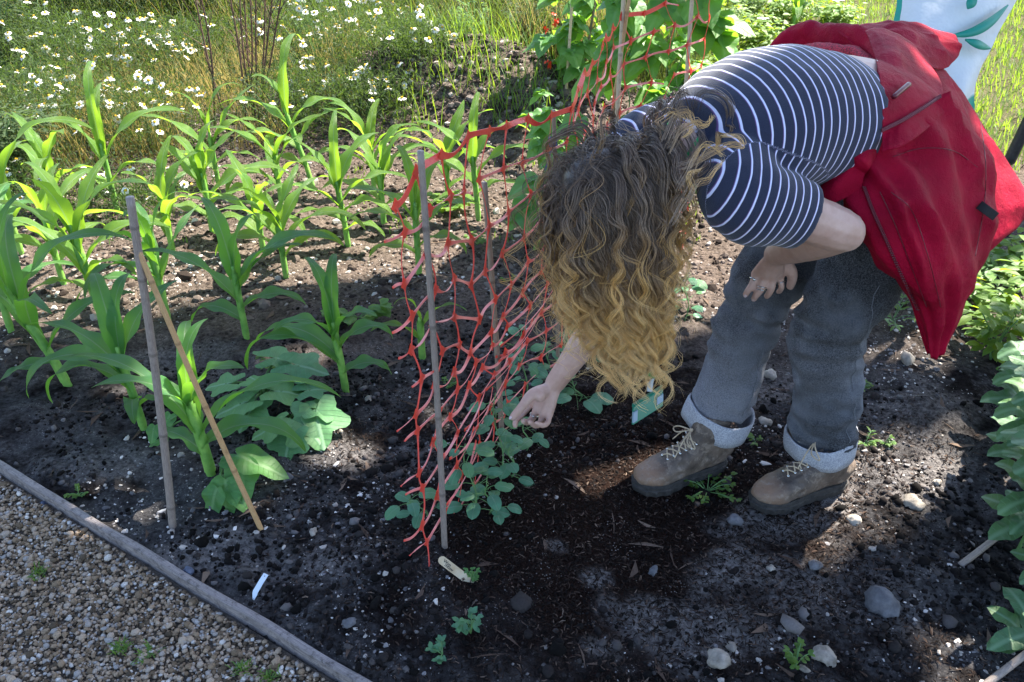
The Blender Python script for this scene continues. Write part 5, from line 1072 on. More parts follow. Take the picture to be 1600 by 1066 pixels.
V, F, A = loft([hipL + [-.03, .01, .04], hipL + [-.035, .01, 0], [-.02, 0, 0] + hipL * .5 + knL * .5 + [-.005, 0, .0], knL, knL * .5 + anL * .5 + [.006, 0, .0], anL + [.0, 0, .055]], [.085, .100, .108, .094, .088, .087], [.105, .112, .105, .088, .084, .082], h=(1, 0, 0), m=46, n=30); b.add(V, F)
V, F, A = loft([hipR + [-.02, .01, .04], hipR + [-.02, 0, 0], [-.01, 0, 0] + hipR * .5 + knR * .5 + [-.008, 0, .01], knR, knR * .5 + anR * .5 + [.0, 0, .0], anR + [.008, 0, .055]], [.095, .105, .105, .088, .082, .079], [.105, .110, .1, .084, .080, .076], h=(1, 0, 0), m=46, n=30); b.add(V, F)
V, F, Nn = fuse(b, .006, 6, .6)
zz = V[:, 2]; VR = V @ np.array([[1, 0, .5], [0, 1, .3], [-.5, -.3, 1.]]); fold = .012 * fbm(VR * [1.5, 1.5, 1.6], 2, 6.5) - .014 * np.abs(fbm(VR * [1.2, 1.2, 1.7] + 7, 2, 8.)) + .0025 * np.exp(-((zz - .47) / .07) ** 2) * np.sin(zz * 130 + V[:, 1] * 30 + 2 * V[:, 0]) + .0025 * np.exp(-((zz - .19) / .04) ** 2) * np.sin(zz * 150 + V[:, 0] * 40)
tL_, dL_ = seg_param(V, knL, anL); tR_, dR_ = seg_param(V, knR, anR); fold = fold + .007 * np.exp(-((zz - .46 + (V[:, 0] - .62) * .35) / .012) ** 2) * (dR_ < .13) * -1
V = V + Nn * fold[:, None]
fade_lit = np.clip(.9 * np.exp(-(((V[:, 2] - .23) / .12) ** 2)) * (dR_ < .12) + .25 * np.exp(-(((V[:, 2] - .42) / .1) ** 2)), 0, 1) * np.clip(.5 - (Nn @ A_(.2, .9, 0)) * .6, 0, 1)  # washed fade plus the far shin's sunlit pallor, put in the colour
jeans = mk('jeans', V - P0, F, MJEAN, person, np.stack([fade_lit, 0 * fade_lit, 0 * fade_lit], -1)); jeans['label'] = 'washed grey-black jeans with turned-up pale cuffs'
for nm, an, tilt in (('L', anL, A_(-.01, 0, 0)), ('R', anR, A_(.010, 0, 0))):
    c0 = an + [0, 0, .012]; c1 = an + tilt * 1.2 + [0, 0, .078]; n_ = 40; rows_ = []
    prof = [(-.004, .000, .80), (-.006, .004, 1.0), (-.002, .025, 1.02), (0, .045, 1.02), (.002, .060, 1.01), (.0, .066, .985), (0, .062, .93), (0, .03, .92), (0, .004, .92)]
    V = []; th = np.arange(n_) / n_ * 2 * math.pi
    for q1, h1, s1 in prof:
        cc0 = c0 + (c1 - c0) * (h1 / .066); wob = 1 + .03 * np.sin(th * 3 + h1 * 30) + .015 * np.sin(th * 7)
        V.append(np.stack([cc0[0] + np.cos(th) * .0905 * s1 * wob, cc0[1] + np.sin(th) * .086 * s1 * wob, cc0[2] + .006 * np.sin(th * 2 + 1) + .010 * np.cos(th) * (1 if nm == 'L' else -2.2) + 0 * th], -1))
    V = np.concatenate(V); k_ = mk('cuff', V - P0, gridF(len(prof), n_, True), MCUFF, person, np.zeros((len(V), 3)))
MJEAN2 = mat_noise('seam_thread', (.10, .11, .13), (.22, .23, .26), 300, .9, .001)
def seam(P, nm='seam'):
    g = G(); P = cr(np.array(P), 60) - P0; stem(g, P, .0010, .0010, 5, 90); g.build(nm, MJEAN2, jeans)
# seam follows the outer side of the near leg, found by walking down the mesh
jv = np.empty(len(jeans.data.vertices) * 3, np.float32); jeans.data.vertices.foreach_get('co', jv); jv = jv.reshape(-1, 3) + P0
def walk(c0, c1, off, zs):
    out = []
    for z in zs:
        t = (z - c0[2]) / (c1[2] - c0[2]); c = c0 + (c1 - c0) * t; d = nrm(off); k = (np.abs(jv[:, 2] - z) < .008) & (np.linalg.norm(jv[:, :2] - c[:2], axis=1) < .16); r = jv[k] - c; r[:, 2] = 0
        if not len(r): continue
        a = (nrm(r) @ d); j = np.argmax(a + .0 * a); out.append(jv[k][j] + d * .001)
    return out
seam(walk(knL, anL, A_(.62, -.78, 0), np.linspace(.66, .17, 26))); seam(walk(knR, anR, A_(.55, -.83, 0), np.linspace(.38, .19, 12)))
# ---- boots
MBOOT = N('worn_leather'); f = MBOOT.noise(16, 5, .65); f2 = MBOOT.noise(120, 4, .7); a_ = MBOOT.sep(MBOOT.attr())
c = MBOOT.mix(MBOOT.ramp(f, [(.35, 0), (.65, 1)]), (.035, .025, .02), (.15, .11, .085)); c = MBOOT.mix(MBOOT.math('MULTIPLY', a_[0], .8), c, (.24, .14, .085)); c = MBOOT.mix(MBOOT.math('MULTIPLY', a_[1], .6), c, (.16, .125, .10)); c = MBOOT.mix(MBOOT.ramp(MBOOT.noise(45, 5, .75), [(.52, 0), (.62, .7)]), c, (.24, .19, .15)); c = MBOOT.mix(MBOOT.ramp(f2, [(.55, 0), (.75, .5)]), c, (.05, .04, .035))
MBOOT = MBOOT.done(c, .6, MBOOT.bump(MBOOT.math('ADD', f2, f), .0015)); MSOLE = mat_noise('rubber_sole', (.012, .012, .013), (.04, .036, .034), 60, .8, .002); MLACE = mat_noise('beige_lace', (.36, .27, .17), (.52, .42, .3), 300, .8, .0006)
def boot(an, toe_px, heel_px, label):
    toe = gr(*toe_px, .0); heel = gr(*heel_px, .0); d = nrm((toe - heel) * [1, 1, 0]); L = .285; mid = (toe + heel) / 2; heel = mid - d * L / 2; toe = mid + d * L / 2; s = A_(-d[1], d[0], 0)
    W = lambda x, y, z: heel + d * x * L + s * y + A_(0, 0, z)
    zg = .012
    b = G(); xs = [.015, .05, .15, .28, .42, .58, .72, .84, .93, .985]; w_ = [.020, .031, .036, .035, .037, .043, .047, .045, .035, .016]; h_ = [.030, .042, .052, .058, .056, .046, .036, .030, .026, .018]
    V, F, A = loft([W(x, .003 * math.sin(x * 3), zg + .016 + hh * .82) for x, hh in zip(xs, h_)], w_, h_, h=s, m=44, n=28, pw=2.4); b.add(V, F)
    top_ = an + [0, 0, .045]
    V, F, A = loft([W(.26, 0, zg + .05), W(.24, 0, zg + .085), W(.23, 0, zg + .125), (W(.23, 0, zg + .165) * .6 + top_ * .4) * [1, 1, 0] + [0, 0, zg + .165]], [.040, .041, .043, .046], [.062, .058, .054, .055], h=s, m=20, n=26); b.add(V, F)
    V, F, A = caps([W(.30, 0, zg + .125), W(.42, 0, zg + .088), W(.60, 0, zg + .058)], [.036, .033, .030]); b.add(V, F)      # instep
    V, F, Nn = fuse(b, .004, 5, .6); x = (V - heel) @ d / L; y = (V - heel) @ s; z = V[:, 2]
    V = V + Nn * (.0022 * fbm(V, 3, 30.) + .0028 * np.exp(-((x - .62) / .035) ** 2) * np.sin(z * 260) - .0030 * np.exp(-((z - zg - .030 - .0 * x) / .004) ** 2) - .003 * np.exp(-(((np.abs(y) - .021) / .0035) ** 2)) * (x > .35) * (x < .66) * (z > .055))[:, None]
    toec = np.clip((x - .72) / .16, 0, 1) * (z < .09); mud = np.clip(1.3 - (z - zg) / .045 + .6 * fbm(V, 3, 35.), 0, 1); bo = mk('boot', V - P0, F, MBOOT, person, np.stack([toec, mud, 0 * x], -1)); bo['label'] = label
    # sole
    th = np.linspace(0, 2 * math.pi, 72, endpoint=False); X_ = .5 - .515 * np.cos(th); ww = np.interp(X_, [-.02, .03, .12, .3, .5, .72, .85, .95, 1.015], [.0, .024, .036, .037, .038, .050, .048, .036, .0]) * np.sign(np.sin(th)); ww[np.abs(np.sin(th)) < 1e-6] = 0
    lug = 1 + .035 * np.sign(np.sin(th * 22)); V = []
    for zz_, sc, lg in ((-.004, .95, 1), (-.002, 1.0, 1), (.010, 1.03, 1), (.016, 1.03, 0), (.018, 1.0, 0), (.026, .99, 0), (.031, .95, 0)):
        V += [W(.5 + (xx - .5) * sc, y_ * sc * (l if lg else 1), zg + zz_ + (.007 * max(0, (xx - .75)) * 4)) for xx, y_, l in zip(X_, ww, lug)]
    n_ = 72; Fs = [gridF(7, n_, True), np.array([list(range(n_))[::-1], list(range(6 * n_, 7 * n_))])]; mk('sole', np.array(V) - P0, Fs, MSOLE, bo, np.zeros((len(V), 3)), smooth=False)
    # laces: snap points onto the boot
    bv = np.empty(len(bo.data.vertices) * 3, np.float32); bo.data.vertices.foreach_get('co', bv); bv = bv.reshape(-1, 3) + P0; bn = np.empty(len(bv) * 3, np.float32); bo.data.vertices.foreach_get('normal', bn); bn = bn.reshape(-1, 3); bx = (bv - heel) @ d / L; by = (bv - heel) @ s
    def surfp(x, y):
        up = bn @ nrm(d * .5 + A_(0, 0, 1)); k = np.argmin(((bx - x) * L) ** 2 + (by - y) ** 2 - (up > .1) * .02 - bv[:, 2] * .004); return bv[k] + bn[k] * .0022
    g = G(); ey = G(); rows_ = [(.70, .011), (.64, .014), (.58, .017), (.52, .019), (.47, .021), (.43, .024)]; pts = {}
    for i, (x_, y_) in enumerate(rows_):
        for sg in (-1, 1): pts[i, sg] = surfp(x_, y_ * sg); V, F = ball(pts[i, sg] - P0, (.0042, .0042, .003), 8, 6); ey.add(V, F)
    for i in range(5):
        for sg in (-1, 1): a, c_ = pts[i, sg], pts[i + 1, -sg]; m_ = (a + c_) / 2 + A_(0, 0, .006) + d * .002; stem(g, np.array([a, m_, c_]) - P0, .0019, .0019, 6, 10)
    k0 = surfp(.42, 0) + d * .006 + [0, 0, .006]
    for sg, dx, dz, ln in ((1, .5, .2, .05), (-1, .4, .2, .05)):   # bow loops
        e = k0 + s * sg * ln + d * .02 - [0, 0, .020]; stem(g, np.array([k0, (k0 + e) / 2 + [0, 0, .012] + d * .01, e, (k0 + e) / 2 - [0, 0, .004] + d * .018, k0]) - P0, .0019, .0019, 6, 26)
        e = k0 + s * sg * .035 + d * (.07 if sg > 0 else .03) - [0, 0, .045]; stem(g, np.array([k0, (k0 + e) / 2 + [0, 0, .01], e]) - P0, .0019, .0016, 6, 14)
    V, F = ball(k0 - P0, .0055, 8, 6); g.add(V, F)
    g.build('laces', MLACE, bo); ey.build('eyelets', MSILV, bo)
boot(anL, (1166, 800), (1322, 757), 'nearer worn brown leather boot'); boot(anR, (992, 772), (1128, 728), 'further worn brown leather boot with long lace ends')
# ---- red jacket tied round the waist
MRED = N('red_jacket_cloth'); f = MRED.noise(9, 4, .6); w = MRED.noise(500, 2, .6); c = MRED.mix(MRED.ramp(f, [(.3, 0), (.7, 1)]), (.21, .0008, .016), (.35, .002, .027)); MRED = MRED.done(c, .62, MRED.bump(MRED.math('ADD', MRED.math('MULTIPLY', MRED.noise(26, 5, .6), 4), w), .0022), **{'Specular__IOR__Level': .10})
MRED2 = N('red_mesh_lining'); w = MRED2.n('ShaderNodeTexVoronoi', Scale=260., Vector=MRED2.n('ShaderNodeNewGeometry').outputs['Position']).outputs[0]; c = MRED2.mix(MRED2.ramp(w, [(.3, 0), (.6, 1)]), (.12, .002, .012), (.45, .012, .04)); MRED2 = MRED2.done(c, .7, MRED2.bump(w, .002))
from mathutils.bvhtree import BVHTree
def bvh_of(*obs):
    Vv = []; Ff = []; n_ = 0
    for o in obs:
        if o is body: arm = (seg_param(bodyV, shL, elL)[1] < .075) | (seg_param(bodyV, elL, wrL)[1] < .075); Vv += [Vector(v) for v in bodyV]; Ff += [[int(i) for i in f] for F_ in bodyF for f in F_ if not arm[f].any()]; n_ = len(Vv); continue
        Vv += [v.co + Vector(P0) for v in o.data.vertices]; Ff += [[i + n_ for i in p.vertices] for p in o.data.polygons]; n_ = len(Vv)
    return BVHTree.FromPolygons(Vv, Ff)
BT = bvh_of(body, jeans)
def outside(V, m):
    o = Vector((0, 0, CAMZ)); V = V.copy()
    for i, p in enumerate(V):
        d = Vector(p) - o; L = d.length; d.normalize(); h = BT.ray_cast(o, d)
        if h[0] is not None and h[3] < L + m: V[i] = np.array(o + d * (h[3] - m))
    return V
jg = G()
def sheet(rows, nu=46, nv=46, th=.0022, fa=.006, fs=7., seed=0, dirn=(.2, -.9, .35), ridge=(0, 0), lay=0):
    Sf = surf([[at(*p) for p in r] for r in rows], nu, nv); iu, iv = np.meshgrid(np.linspace(0, 1, nu), np.linspace(0, 1, nv), indexing='ij'); V = Sf.reshape(-1, 3)
    n0 = np.cross(np.gradient(Sf, axis=0), np.gradient(Sf, axis=1)).reshape(-1, 3); n0 = nrm(n0); n0 = np.where((n0 @ A_(*dirn))[:, None] < 0, -n0, n0)
    dsp = fa * fbm(V + seed, 3, fs)
    if ridge[0]:
        a1 = iu.ravel(); a2 = iv.ravel(); k_ = ridge[0] / 3.
        r1 = 1 - 2.2 * np.abs(fbm(P3(a1 * .9 + seed, a2 * k_ - a1 * .9, seed * 1.7), 2, 1.)); r2 = 1 - 2.2 * np.abs(fbm(P3(a1 * 3 + a2 * 2, a2 * k_ * .8 - a1 * 3 + 4, seed * 2.3), 2, 1.))
        dsp = (dsp + ridge[1] * (1.3 * r1 + .45 * r2)) * (1 - .75 * a1 ** 2)
    V = V + n0 * dsp[:, None]; V = outside(V, lay) if lay else V; Fq = gridF(nu, nv); n1 = len(V)
    e = [np.arange(nv), np.arange(nv) * 0]; bnd = np.concatenate([np.arange(nv), np.arange(1, nu) * nv + nv - 1, (nu - 1) * nv + np.arange(nv - 2, -1, -1), np.arange(nu - 2, 0, -1) * nv]); b2 = np.roll(bnd, -1)
    jg.add(np.vstack([V, V - n0 * th]) - P0, [np.vstack([Fq, Fq[:, ::-1] + n1, np.stack([b2, bnd, bnd + n1, b2 + n1], -1)])]); return Sf, n0.reshape(nu, nv, 3)
# back panel, brightest, furthest right
SB, NB = sheet([[(1385, 95, 2.00), (1425, 100, 2.05), (1458, 105, 2.10), (1484, 118, 2.16)], [(1400, 200, 1.98), (1455, 180, 2.03), (1505, 185, 2.10), (1543, 215, 2.18)], [(1420, 300, 2.0), (1490, 290, 2.03), (1558, 272, 2.10), (1602, 308, 2.20)], [(1470, 400, 2.02), (1510, 385, 2.05), (1560, 350, 2.10), (1594, 345, 2.18)], [(1490, 480, 2.05), (1510, 452, 2.06), (1532, 405, 2.10), (1562, 376, 2.15)]], seed=1, fa=.010, fs=6., ridge=(8, .014))
# near panel
SA, NA = sheet([[(1322, 322, 1.80), (1352, 250, 1.75), (1384, 184, 1.735), (1436, 162, 1.79), (1480, 152, 1.90)], [(1340, 350, 1.80), (1378, 310, 1.74), (1425, 268, 1.745), (1478, 245, 1.81), (1524, 245, 1.93)], [(1356, 384, 1.84), (1402, 372, 1.76), (1448, 345, 1.75), (1494, 335, 1.82), (1535, 330, 1.95)], [(1396, 436, 1.90), (1430, 432, 1.83), (1464, 425, 1.81), (1500, 415, 1.88), (1526, 405, 1.99)], [(1428, 495, 1.94), (1448, 495, 1.91), (1466, 490, 1.90), (1488, 478, 1.93), (1504, 462, 1.99)], [(1452, 552, 1.97), (1457, 556, 1.965), (1462, 560, 1.965), (1468, 550, 1.97), (1476, 535, 1.98)]], nu=60, nv=60, seed=2, fa=.010, fs=7., ridge=(13, .026), lay=.014)
# cloth over the hip, joining the near panel to the back panel
sheet([[(1372, 95, 1.92), (1410, 100, 1.93), (1450, 110, 2.0), (1480, 125, 2.10)], [(1372, 190, 1.79), (1425, 180, 1.82), (1475, 175, 1.90), (1515, 195, 2.05)], [(1375, 280, 1.765), (1430, 265, 1.775), (1490, 260, 1.85), (1540, 270, 2.0)], [(1385, 360, 1.80), (1435, 350, 1.79), (1490, 345, 1.86), (1545, 345, 2.0)]], seed=11, fa=.006, fs=7., ridge=(8, .010), lay=.008)
# folds gathered under the near waist
sheet([[(1262, 330, 1.80), (1300, 318, 1.76), (1345, 300, 1.74)], [(1275, 300, 1.78), (1310, 285, 1.735), (1355, 265, 1.725)], [(1300, 275, 1.77), (1335, 248, 1.73), (1375, 215, 1.73)], [(1330, 250, 1.78), (1360, 222, 1.76), (1388, 200, 1.77)]], seed=3, fa=.006)
sheet([[(1232, 320, 1.92), (1262, 300, 1.88), (1300, 285, 1.84), (1340, 270, 1.82)], [(1240, 328, 1.90), (1275, 318, 1.86), (1315, 308, 1.82), (1345, 300, 1.80)]], seed=9, fa=.004, nu=16)
# near front flap carrying the zip
SC, NC_ = sheet([[(1352, 52, 2.00), (1368, 95, 1.87), (1378, 150, 1.77), (1378, 238, 1.69)], [(1378, 46, 2.0), (1398, 88, 1.86), (1407, 145, 1.76), (1408, 230, 1.69)], [(1416, 66, 2.0), (1433, 104, 1.88), (1441, 145, 1.80), (1443, 206, 1.73)], [(1449, 98, 2.02), (1467, 122, 1.93), (1475, 142, 1.87), (1478, 174, 1.82)]], seed=4, fa=.006, fs=9., ridge=(5, .006), dirn=(.1, -.8, .5), lay=.020)
# upper lobe lying over the hip
sheet([[(1300, 52, 2.14), (1350, 40, 2.14), (1400, 36, 2.14), (1446, 40, 2.17), (1482, 66, 2.20)], [(1312, 60, 2.08), (1365, 52, 2.06), (1410, 48, 2.07), (1455, 58, 2.11), (1496, 84, 2.16)], [(1340, 75, 2.02), (1385, 70, 2.0), (1425, 75, 2.02), (1455, 90, 2.06), (1478, 104, 2.12)], [(1362, 95, 1.99), (1400, 96, 1.96), (1432, 100, 1.98), (1455, 106, 2.03), (1466, 110, 2.08)]], seed=5, fa=.012, fs=11., ridge=(7, .010), dirn=(.1, -.4, .9))
# far side gather and collar roll over the small of the back
V, F, A = loft([at(1202, 106, 2.30), at(1222, 74, 2.27), at(1256, 58, 2.22), at(1300, 60, 2.13), at(1348, 66, 2.04), at(1382, 92, 1.94), at(1390, 140, 1.86), at(1380, 196, 1.76), at(1340, 262, 1.73)], [.018, .030, .034, .034, .032, .026, .024, .024, .03], [.014, .020, .022, .022, .022, .02, .018, .018, .02], h=(0, 0, 1), m=110, n=24)
Vf = V + .006 * np.stack([fbm(V, 3, 18.), fbm(V + 5, 3, 18.), fbm(V + 9, 3, 18.)], -1); jg.add(Vf - P0, F)
jacket = jg.build('jacket', MRED, person); jacket['label'] = 'crimson waterproof jacket slipped down and tied round the waist'
g = G(); V, F, A = loft([at(1206, 96, 2.26), at(1235, 84, 2.20), at(1275, 76, 2.11), at(1320, 78, 2.03), at(1350, 88, 1.97), at(1368, 104, 1.93)], [.008, .012, .013, .013, .012, .008], h=(0, 0, 1), m=60, n=16); V = V + .004 * np.stack([fbm(V, 3, 25.)] * 3, -1); g.add(V - P0, F); g.build('mesh_lining', MRED2, jacket)
JV = jg.out()[0] + P0
def front_t(u, v, e_=.012):
    d = ray(u, v); dn = np.linalg.norm(d); d = d / dn; r = JV - [0, 0, CAMZ]; t = r @ d; e = np.linalg.norm(r - t[:, None] * d, axis=1); return t[e < e_].min() / dn
MZIP = N('zip_dark_red').done((.10, .004, .014), .35)
def zipper(P, nm, n=60, w=.0032, mat=MZIP):
    uv = cr(np.array(P, float), n); ft = np.array([front_t(a, b, .006) for a, b in uv[:, :2]]); ft = np.convolve(np.pad(ft, 3, mode='edge'), np.ones(7) / 7, 'valid'); C = np.array([at(a, b, t - .004) for (a, b), t in zip(uv[:, :2], ft)]); T = nrm(np.gradient(C, axis=0)); g = G(); sd = nrm(np.cross(T, [0, .85, -.5])); k = 0
    for i in range(n):
        V, F = ball(C[i] + sd[i] * w * (.5 if i % 2 else -.5) - P0, (.0022, .0022, .0022), 6, 4); g.add(V, F)
    stem(g, C - P0 - A_(0, -.001, 0), .0014, .0014, 5, n); g.build(nm, mat, jacket)
MZT = N('zip_teeth').done((.16, .03, .045), .5)
zipper([(1378, 204), (1410, 188), (1440, 170), (1470, 150)], 'zip', 80, .004, MZT)
zipper([(1350, 292), (1364, 330), (1382, 370), (1406, 425), (1434, 485)], 'zip', 130, .0034, MZIP)
g = G(); stem(g, [at(u, v, front_t(u, v) - .006) - P0 for u, v in ((1396, 152), (1408, 142), (1420, 132))], .0048, .0055, 8, 10); g.build('zip_pull', MZIP, jacket)
def jseam(P, r=.0008):
    uv = cr(np.array(P, float), 60); ft = np.array([front_t(a, b, .007) for a, b in uv]); ft = np.convolve(np.pad(ft, 2, mode='edge'), np.ones(5) / 5, 'valid'); g = G(); stem(g, np.array([at(a, b, t - .0005) for (a, b), t in zip(uv, ft)]) - P0, r, r, 6, 100); g.build('seam', MZIP, jacket)
jseam([(1532, 190), (1540, 255), (1538, 320), (1524, 400)]); jseam([(1395, 245), (1440, 232), (1490, 236), (1528, 262)]); jseam([(1392, 300), (1425, 330), (1450, 400), (1470, 480)]); jseam([(1375, 300), (1398, 350), (1425, 420), (1448, 480)], .0009)
MTAG = N('black_woven_tag').done((.008, .008, .01), .8); MGOLD = N('gold_thread').done((.45, .36, .10), .6)
iu0, iv0 = 26, 26; c0 = SB[iu0, iv0]
def nearest_t(u, v, Sf):
    d = nrm(ray(u, v)); r = Sf.reshape(-1, 3) - [0, 0, CAMZ]; t = r @ d; e = np.linalg.norm(r - t[:, None] * d, axis=1); k = np.argmin(e); return t[k] / np.linalg.norm(ray(u, v))
tt_ = min(front_t(u, v) for u, v in ((1530, 320), (1543, 330), (1556, 339))) - .004; a = at(1530, 320, tt_); b_ = at(1556, 339, tt_); L = np.linalg.norm(b_ - a)
tg = G(); V, F, A = loft([[0, 0, 0], [L, 0, 0]], .0095, .0012, h=(0, 1, 0), m=2, n=24, pw=8); tg.add(V, F); tag_ = tg.build('woven_tag', MTAG, jacket); tag_.matrix_world = frame_from(a - P0, b_ - P0, nrm(A_(-.35, -.75, .45)))
M_ = frame_from(a - P0, b_ - P0, nrm(A_(-.35, -.75, .45))); tx = text('TENSON', .0085, MGOLD, None, (0, 0, 0), (0, 0, 0)); tx.parent = jacket; tx.matrix_world = M_ @ Matrix.Translation((L / 2, 0, .0016)); tx.name = 'tag_lettering'
# ---- hair
MHAIR = N('ombre_hair'); t_, k_, r_ = MHAIR.sep(MHAIR.attr())
base = MHAIR.ramp(t_, [(.0, (.075, .050, .038)), (.28, (.12, .074, .05)), (.48, (.30, .17, .075)), (.70, (.76, .42, .12)), (1.0, (.92, .62, .27))])
lt = MHAIR.ramp(t_, [(.0, (.24, .17, .13)), (.34, (.36, .25, .17)), (.56, (.78, .47, .18)), (1.0, (1.0, .74, .38))])
c = MHAIR.mix(MHAIR.ramp(r_, [(.35, 0), (1., 1)]), base, lt); c = MHAIR.mix(MHAIR.ramp(k_, [(.0, .5), (.4, 0)]), c, (.04, .026, .02))
MHAIR = MHAIR.done(c, .33, None, Anisotropic=.4, Specular__IOR__Level=.6)
RH = A_(.080, .090, .094)         # hair-cap ellipsoid in head frame (side, face, crown)
hc = hd(0, -.006, .010)
def strands(P0s, D0, Ls, ns=42, wave=.011, drift=None, per=13, wid=.00062, clump=.0068, seed=0, collide=True, kfirst=0., tr=None):
    rs_ = np.random.default_rng(seed); n = len(P0s); P = P0s.copy(); D = nrm(D0); st = (Ls / ns)[:, None]; out = [P.copy()]
    for i in range(ns):
        gdir = A_(0, 0, -1.) + (drift if drift is not None else 0); D = nrm(D * .80 + gdir * .20 * (1 if i > 1 else .3)); P = P + D * st
        if collide:
            q_ = (P - hc) @ HM / RH; m_ = np.linalg.norm(q_, axis=1); inn = m_ < 1.0; q2 = nrm(q_) * RH; P = np.where(inn[:, None], hc + q2 @ HM.T, P); D = np.where(inn[:, None], nrm(P - out[-1]), D)
            for (sa, sb, sr) in ((shL, chest, .10), (shR, chest, .10), (neckb, chest, .11), (shR, elR, .055)):
                tt, dd = seg_param(P, sa, sb); cc = sa + np.clip(tt, 0, 1)[:, None] * (sb - sa); push = dd < sr; P = np.where(push[:, None], cc + nrm(P - cc) * sr, P)
        out.append(P.copy())
    C = np.stack(out, 1); t = np.linspace(0, 1, ns + 1); T = nrm(np.gradient(C, axis=1)); a = nrm(np.cross(T, A_(.3, 1., .2))); bq = np.cross(T, a)
    ph = rs_.uniform(0, 6.28, n)[:, None]; fr_ = (Ls / .088 * rs_.uniform(.8, 1.25, n))[:, None]; am = (wave * (.28 + 1.15 * t ** 1.2) * np.minimum(1, t * 3.2) ** 1.3)[None] * rs_.uniform(.5, 1.35, n)[:, None]
    hand_ = np.where(rs_.random(n) < .5, -1, 1)[:, None]; th = ph + 6.283 * fr_ * t[None] + .8 * np.sin(t[None] * 9 + ph)
    G_ = C + a * (am * np.cos(th))[..., None] + bq * (am * .75 * hand_ * np.sin(th))[..., None]
    Vs = []; As = []
    for s in range(per):
        o1 = rs_.normal(0, 1, n); o2 = rs_.normal(0, 1, n); cl = clump * (.85 - .62 * t)[None]
        dph = rs_.normal(0, .2, n)[:, None]; G2 = C + a * (am * np.cos(th + dph))[..., None] + bq * (am * .75 * hand_ * np.sin(th + dph))[..., None]
        Q = G2 + a * (cl * o1[:, None])[..., None] + bq * (cl * o2[:, None])[..., None] + .0016 * np.sin(t * 37 + rs_.uniform(0, 6, (n, 1)))[..., None] * bq + .0022 * (np.sin(t * rs_.uniform(15, 60, (n, 1)) + rs_.uniform(0, 6, (n, 1))) * t)[..., None] * a
        lt_ = rs_.uniform(.82, 1.0, n)
        # shorten: resample to lt_
        idx = np.clip(t[None] * lt_[:, None] * ns, 0, ns - 1e-3); i0 = idx.astype(int); fi = (idx - i0)[..., None]; ar = np.arange(n)[:, None]; Q = Q[ar, i0] * (1 - fi) + Q[ar, np.minimum(i0 + 1, ns)] * fi
        TT = nrm(np.gradient(Q, axis=1)); s1 = nrm(np.cross(TT, A_(0, .85, -.53))); s2 = np.cross(TT, s1); w = (wid * (1 - .75 * t ** 2.5) * np.minimum(1, .4 + t * 6))[None, :, None] * rs_.uniform(.6, 1.3, n)[:, None, None]
        ring_ = np.stack([Q + s1 * w, Q - s1 * w * .5 + s2 * w * .8, Q - s1 * w * .5 - s2 * w * .8], 2)
        Vs.append(ring_.reshape(n, -1, 3)); rnd = rs_.random(n); tt_ = t[None] * lt_[:, None] * (tr[:, None] if tr is not None else 1) + kfirst
        As.append(np.repeat(np.stack([tt_, np.repeat(rs_.random(n)[:, None], ns + 1, 1), np.repeat(np.clip(rnd * .6 + .4 * rs_.random(n), 0, 1)[:, None], ns + 1, 1)], -1), 3, 1).reshape(n, -1, 3))
    V = np.concatenate(Vs).reshape(-1, 3); A = np.concatenate(As).reshape(-1, 3); m = n * per; f0 = gridF(ns + 1, 3, True); k3 = (ns + 1) * 3
    return V, (f0[None] + (np.arange(m) * k3)[:, None, None]).reshape(-1, 4), A
rs = np.random.default_rng(21)
# roots on the scalp: everything that is not face
q = nrm(rs.normal(0, 1, (5200, 3))); keep = (q[:, 1] < .30 + .35 * (q[:, 2] > .3)) & (q[:, 2] > -.75); q = q[keep][:450]
PR = hc + (q * RH * .97) @ HM.T; out_ = nrm((q / RH) @ HM.T)
# parting: hair runs along the scalp, down each side
sidev = np.where((q[:, 0] > -.12)[:, None], 1, -1)
D0 = nrm(out_ * .25 + (HM[:, 0] * sidev) * .55 + A_(.35, 0, -.15))
xr = PR[:, 0]; tx_ = .135 + (xr - .06) / .25 * .175                # roots at the crown end swing back towards the fringe
Ls = (PR[:, 2] - (.60 + .5 * np.clip(tx_ - .21, 0, 1) + rs.normal(0, .038, len(PR)) + .022)) * 1.06 + .05 * (q[:, 1] < -.3)
drift = np.stack([np.clip((tx_ - xr) * 3.2, -.5, .9), np.where(PR[:, 1] < hc[1], -.04, .04), 0 * xr], -1)
V1, F1, A1 = strands(PR, D0, Ls, drift=drift, per=34, seed=1, wave=.0125)
# hair from the nape falling over the near side of the neck
n2 = 44; s2_ = rs.random(n2); PN = neckb * (1 - s2_[:, None]) + hc * s2_[:, None] + rs.normal(0, 1, (n2, 3)) * [.015, .035, .01] + [-.012, -.008, .055]
V2, F2, A2 = strands(PN, np.tile(A_(0, -.7, .2), (n2, 1)) + rs.normal(0, .3, (n2, 3)), rs.uniform(.30, .40, n2), drift=np.tile(A_(.02, -.06, 0), (n2, 1)), per=22, seed=2, wave=.012)
g = G(); g.add(V1 - P0, F1, A1); g.add(V2 - P0, F2, A2)
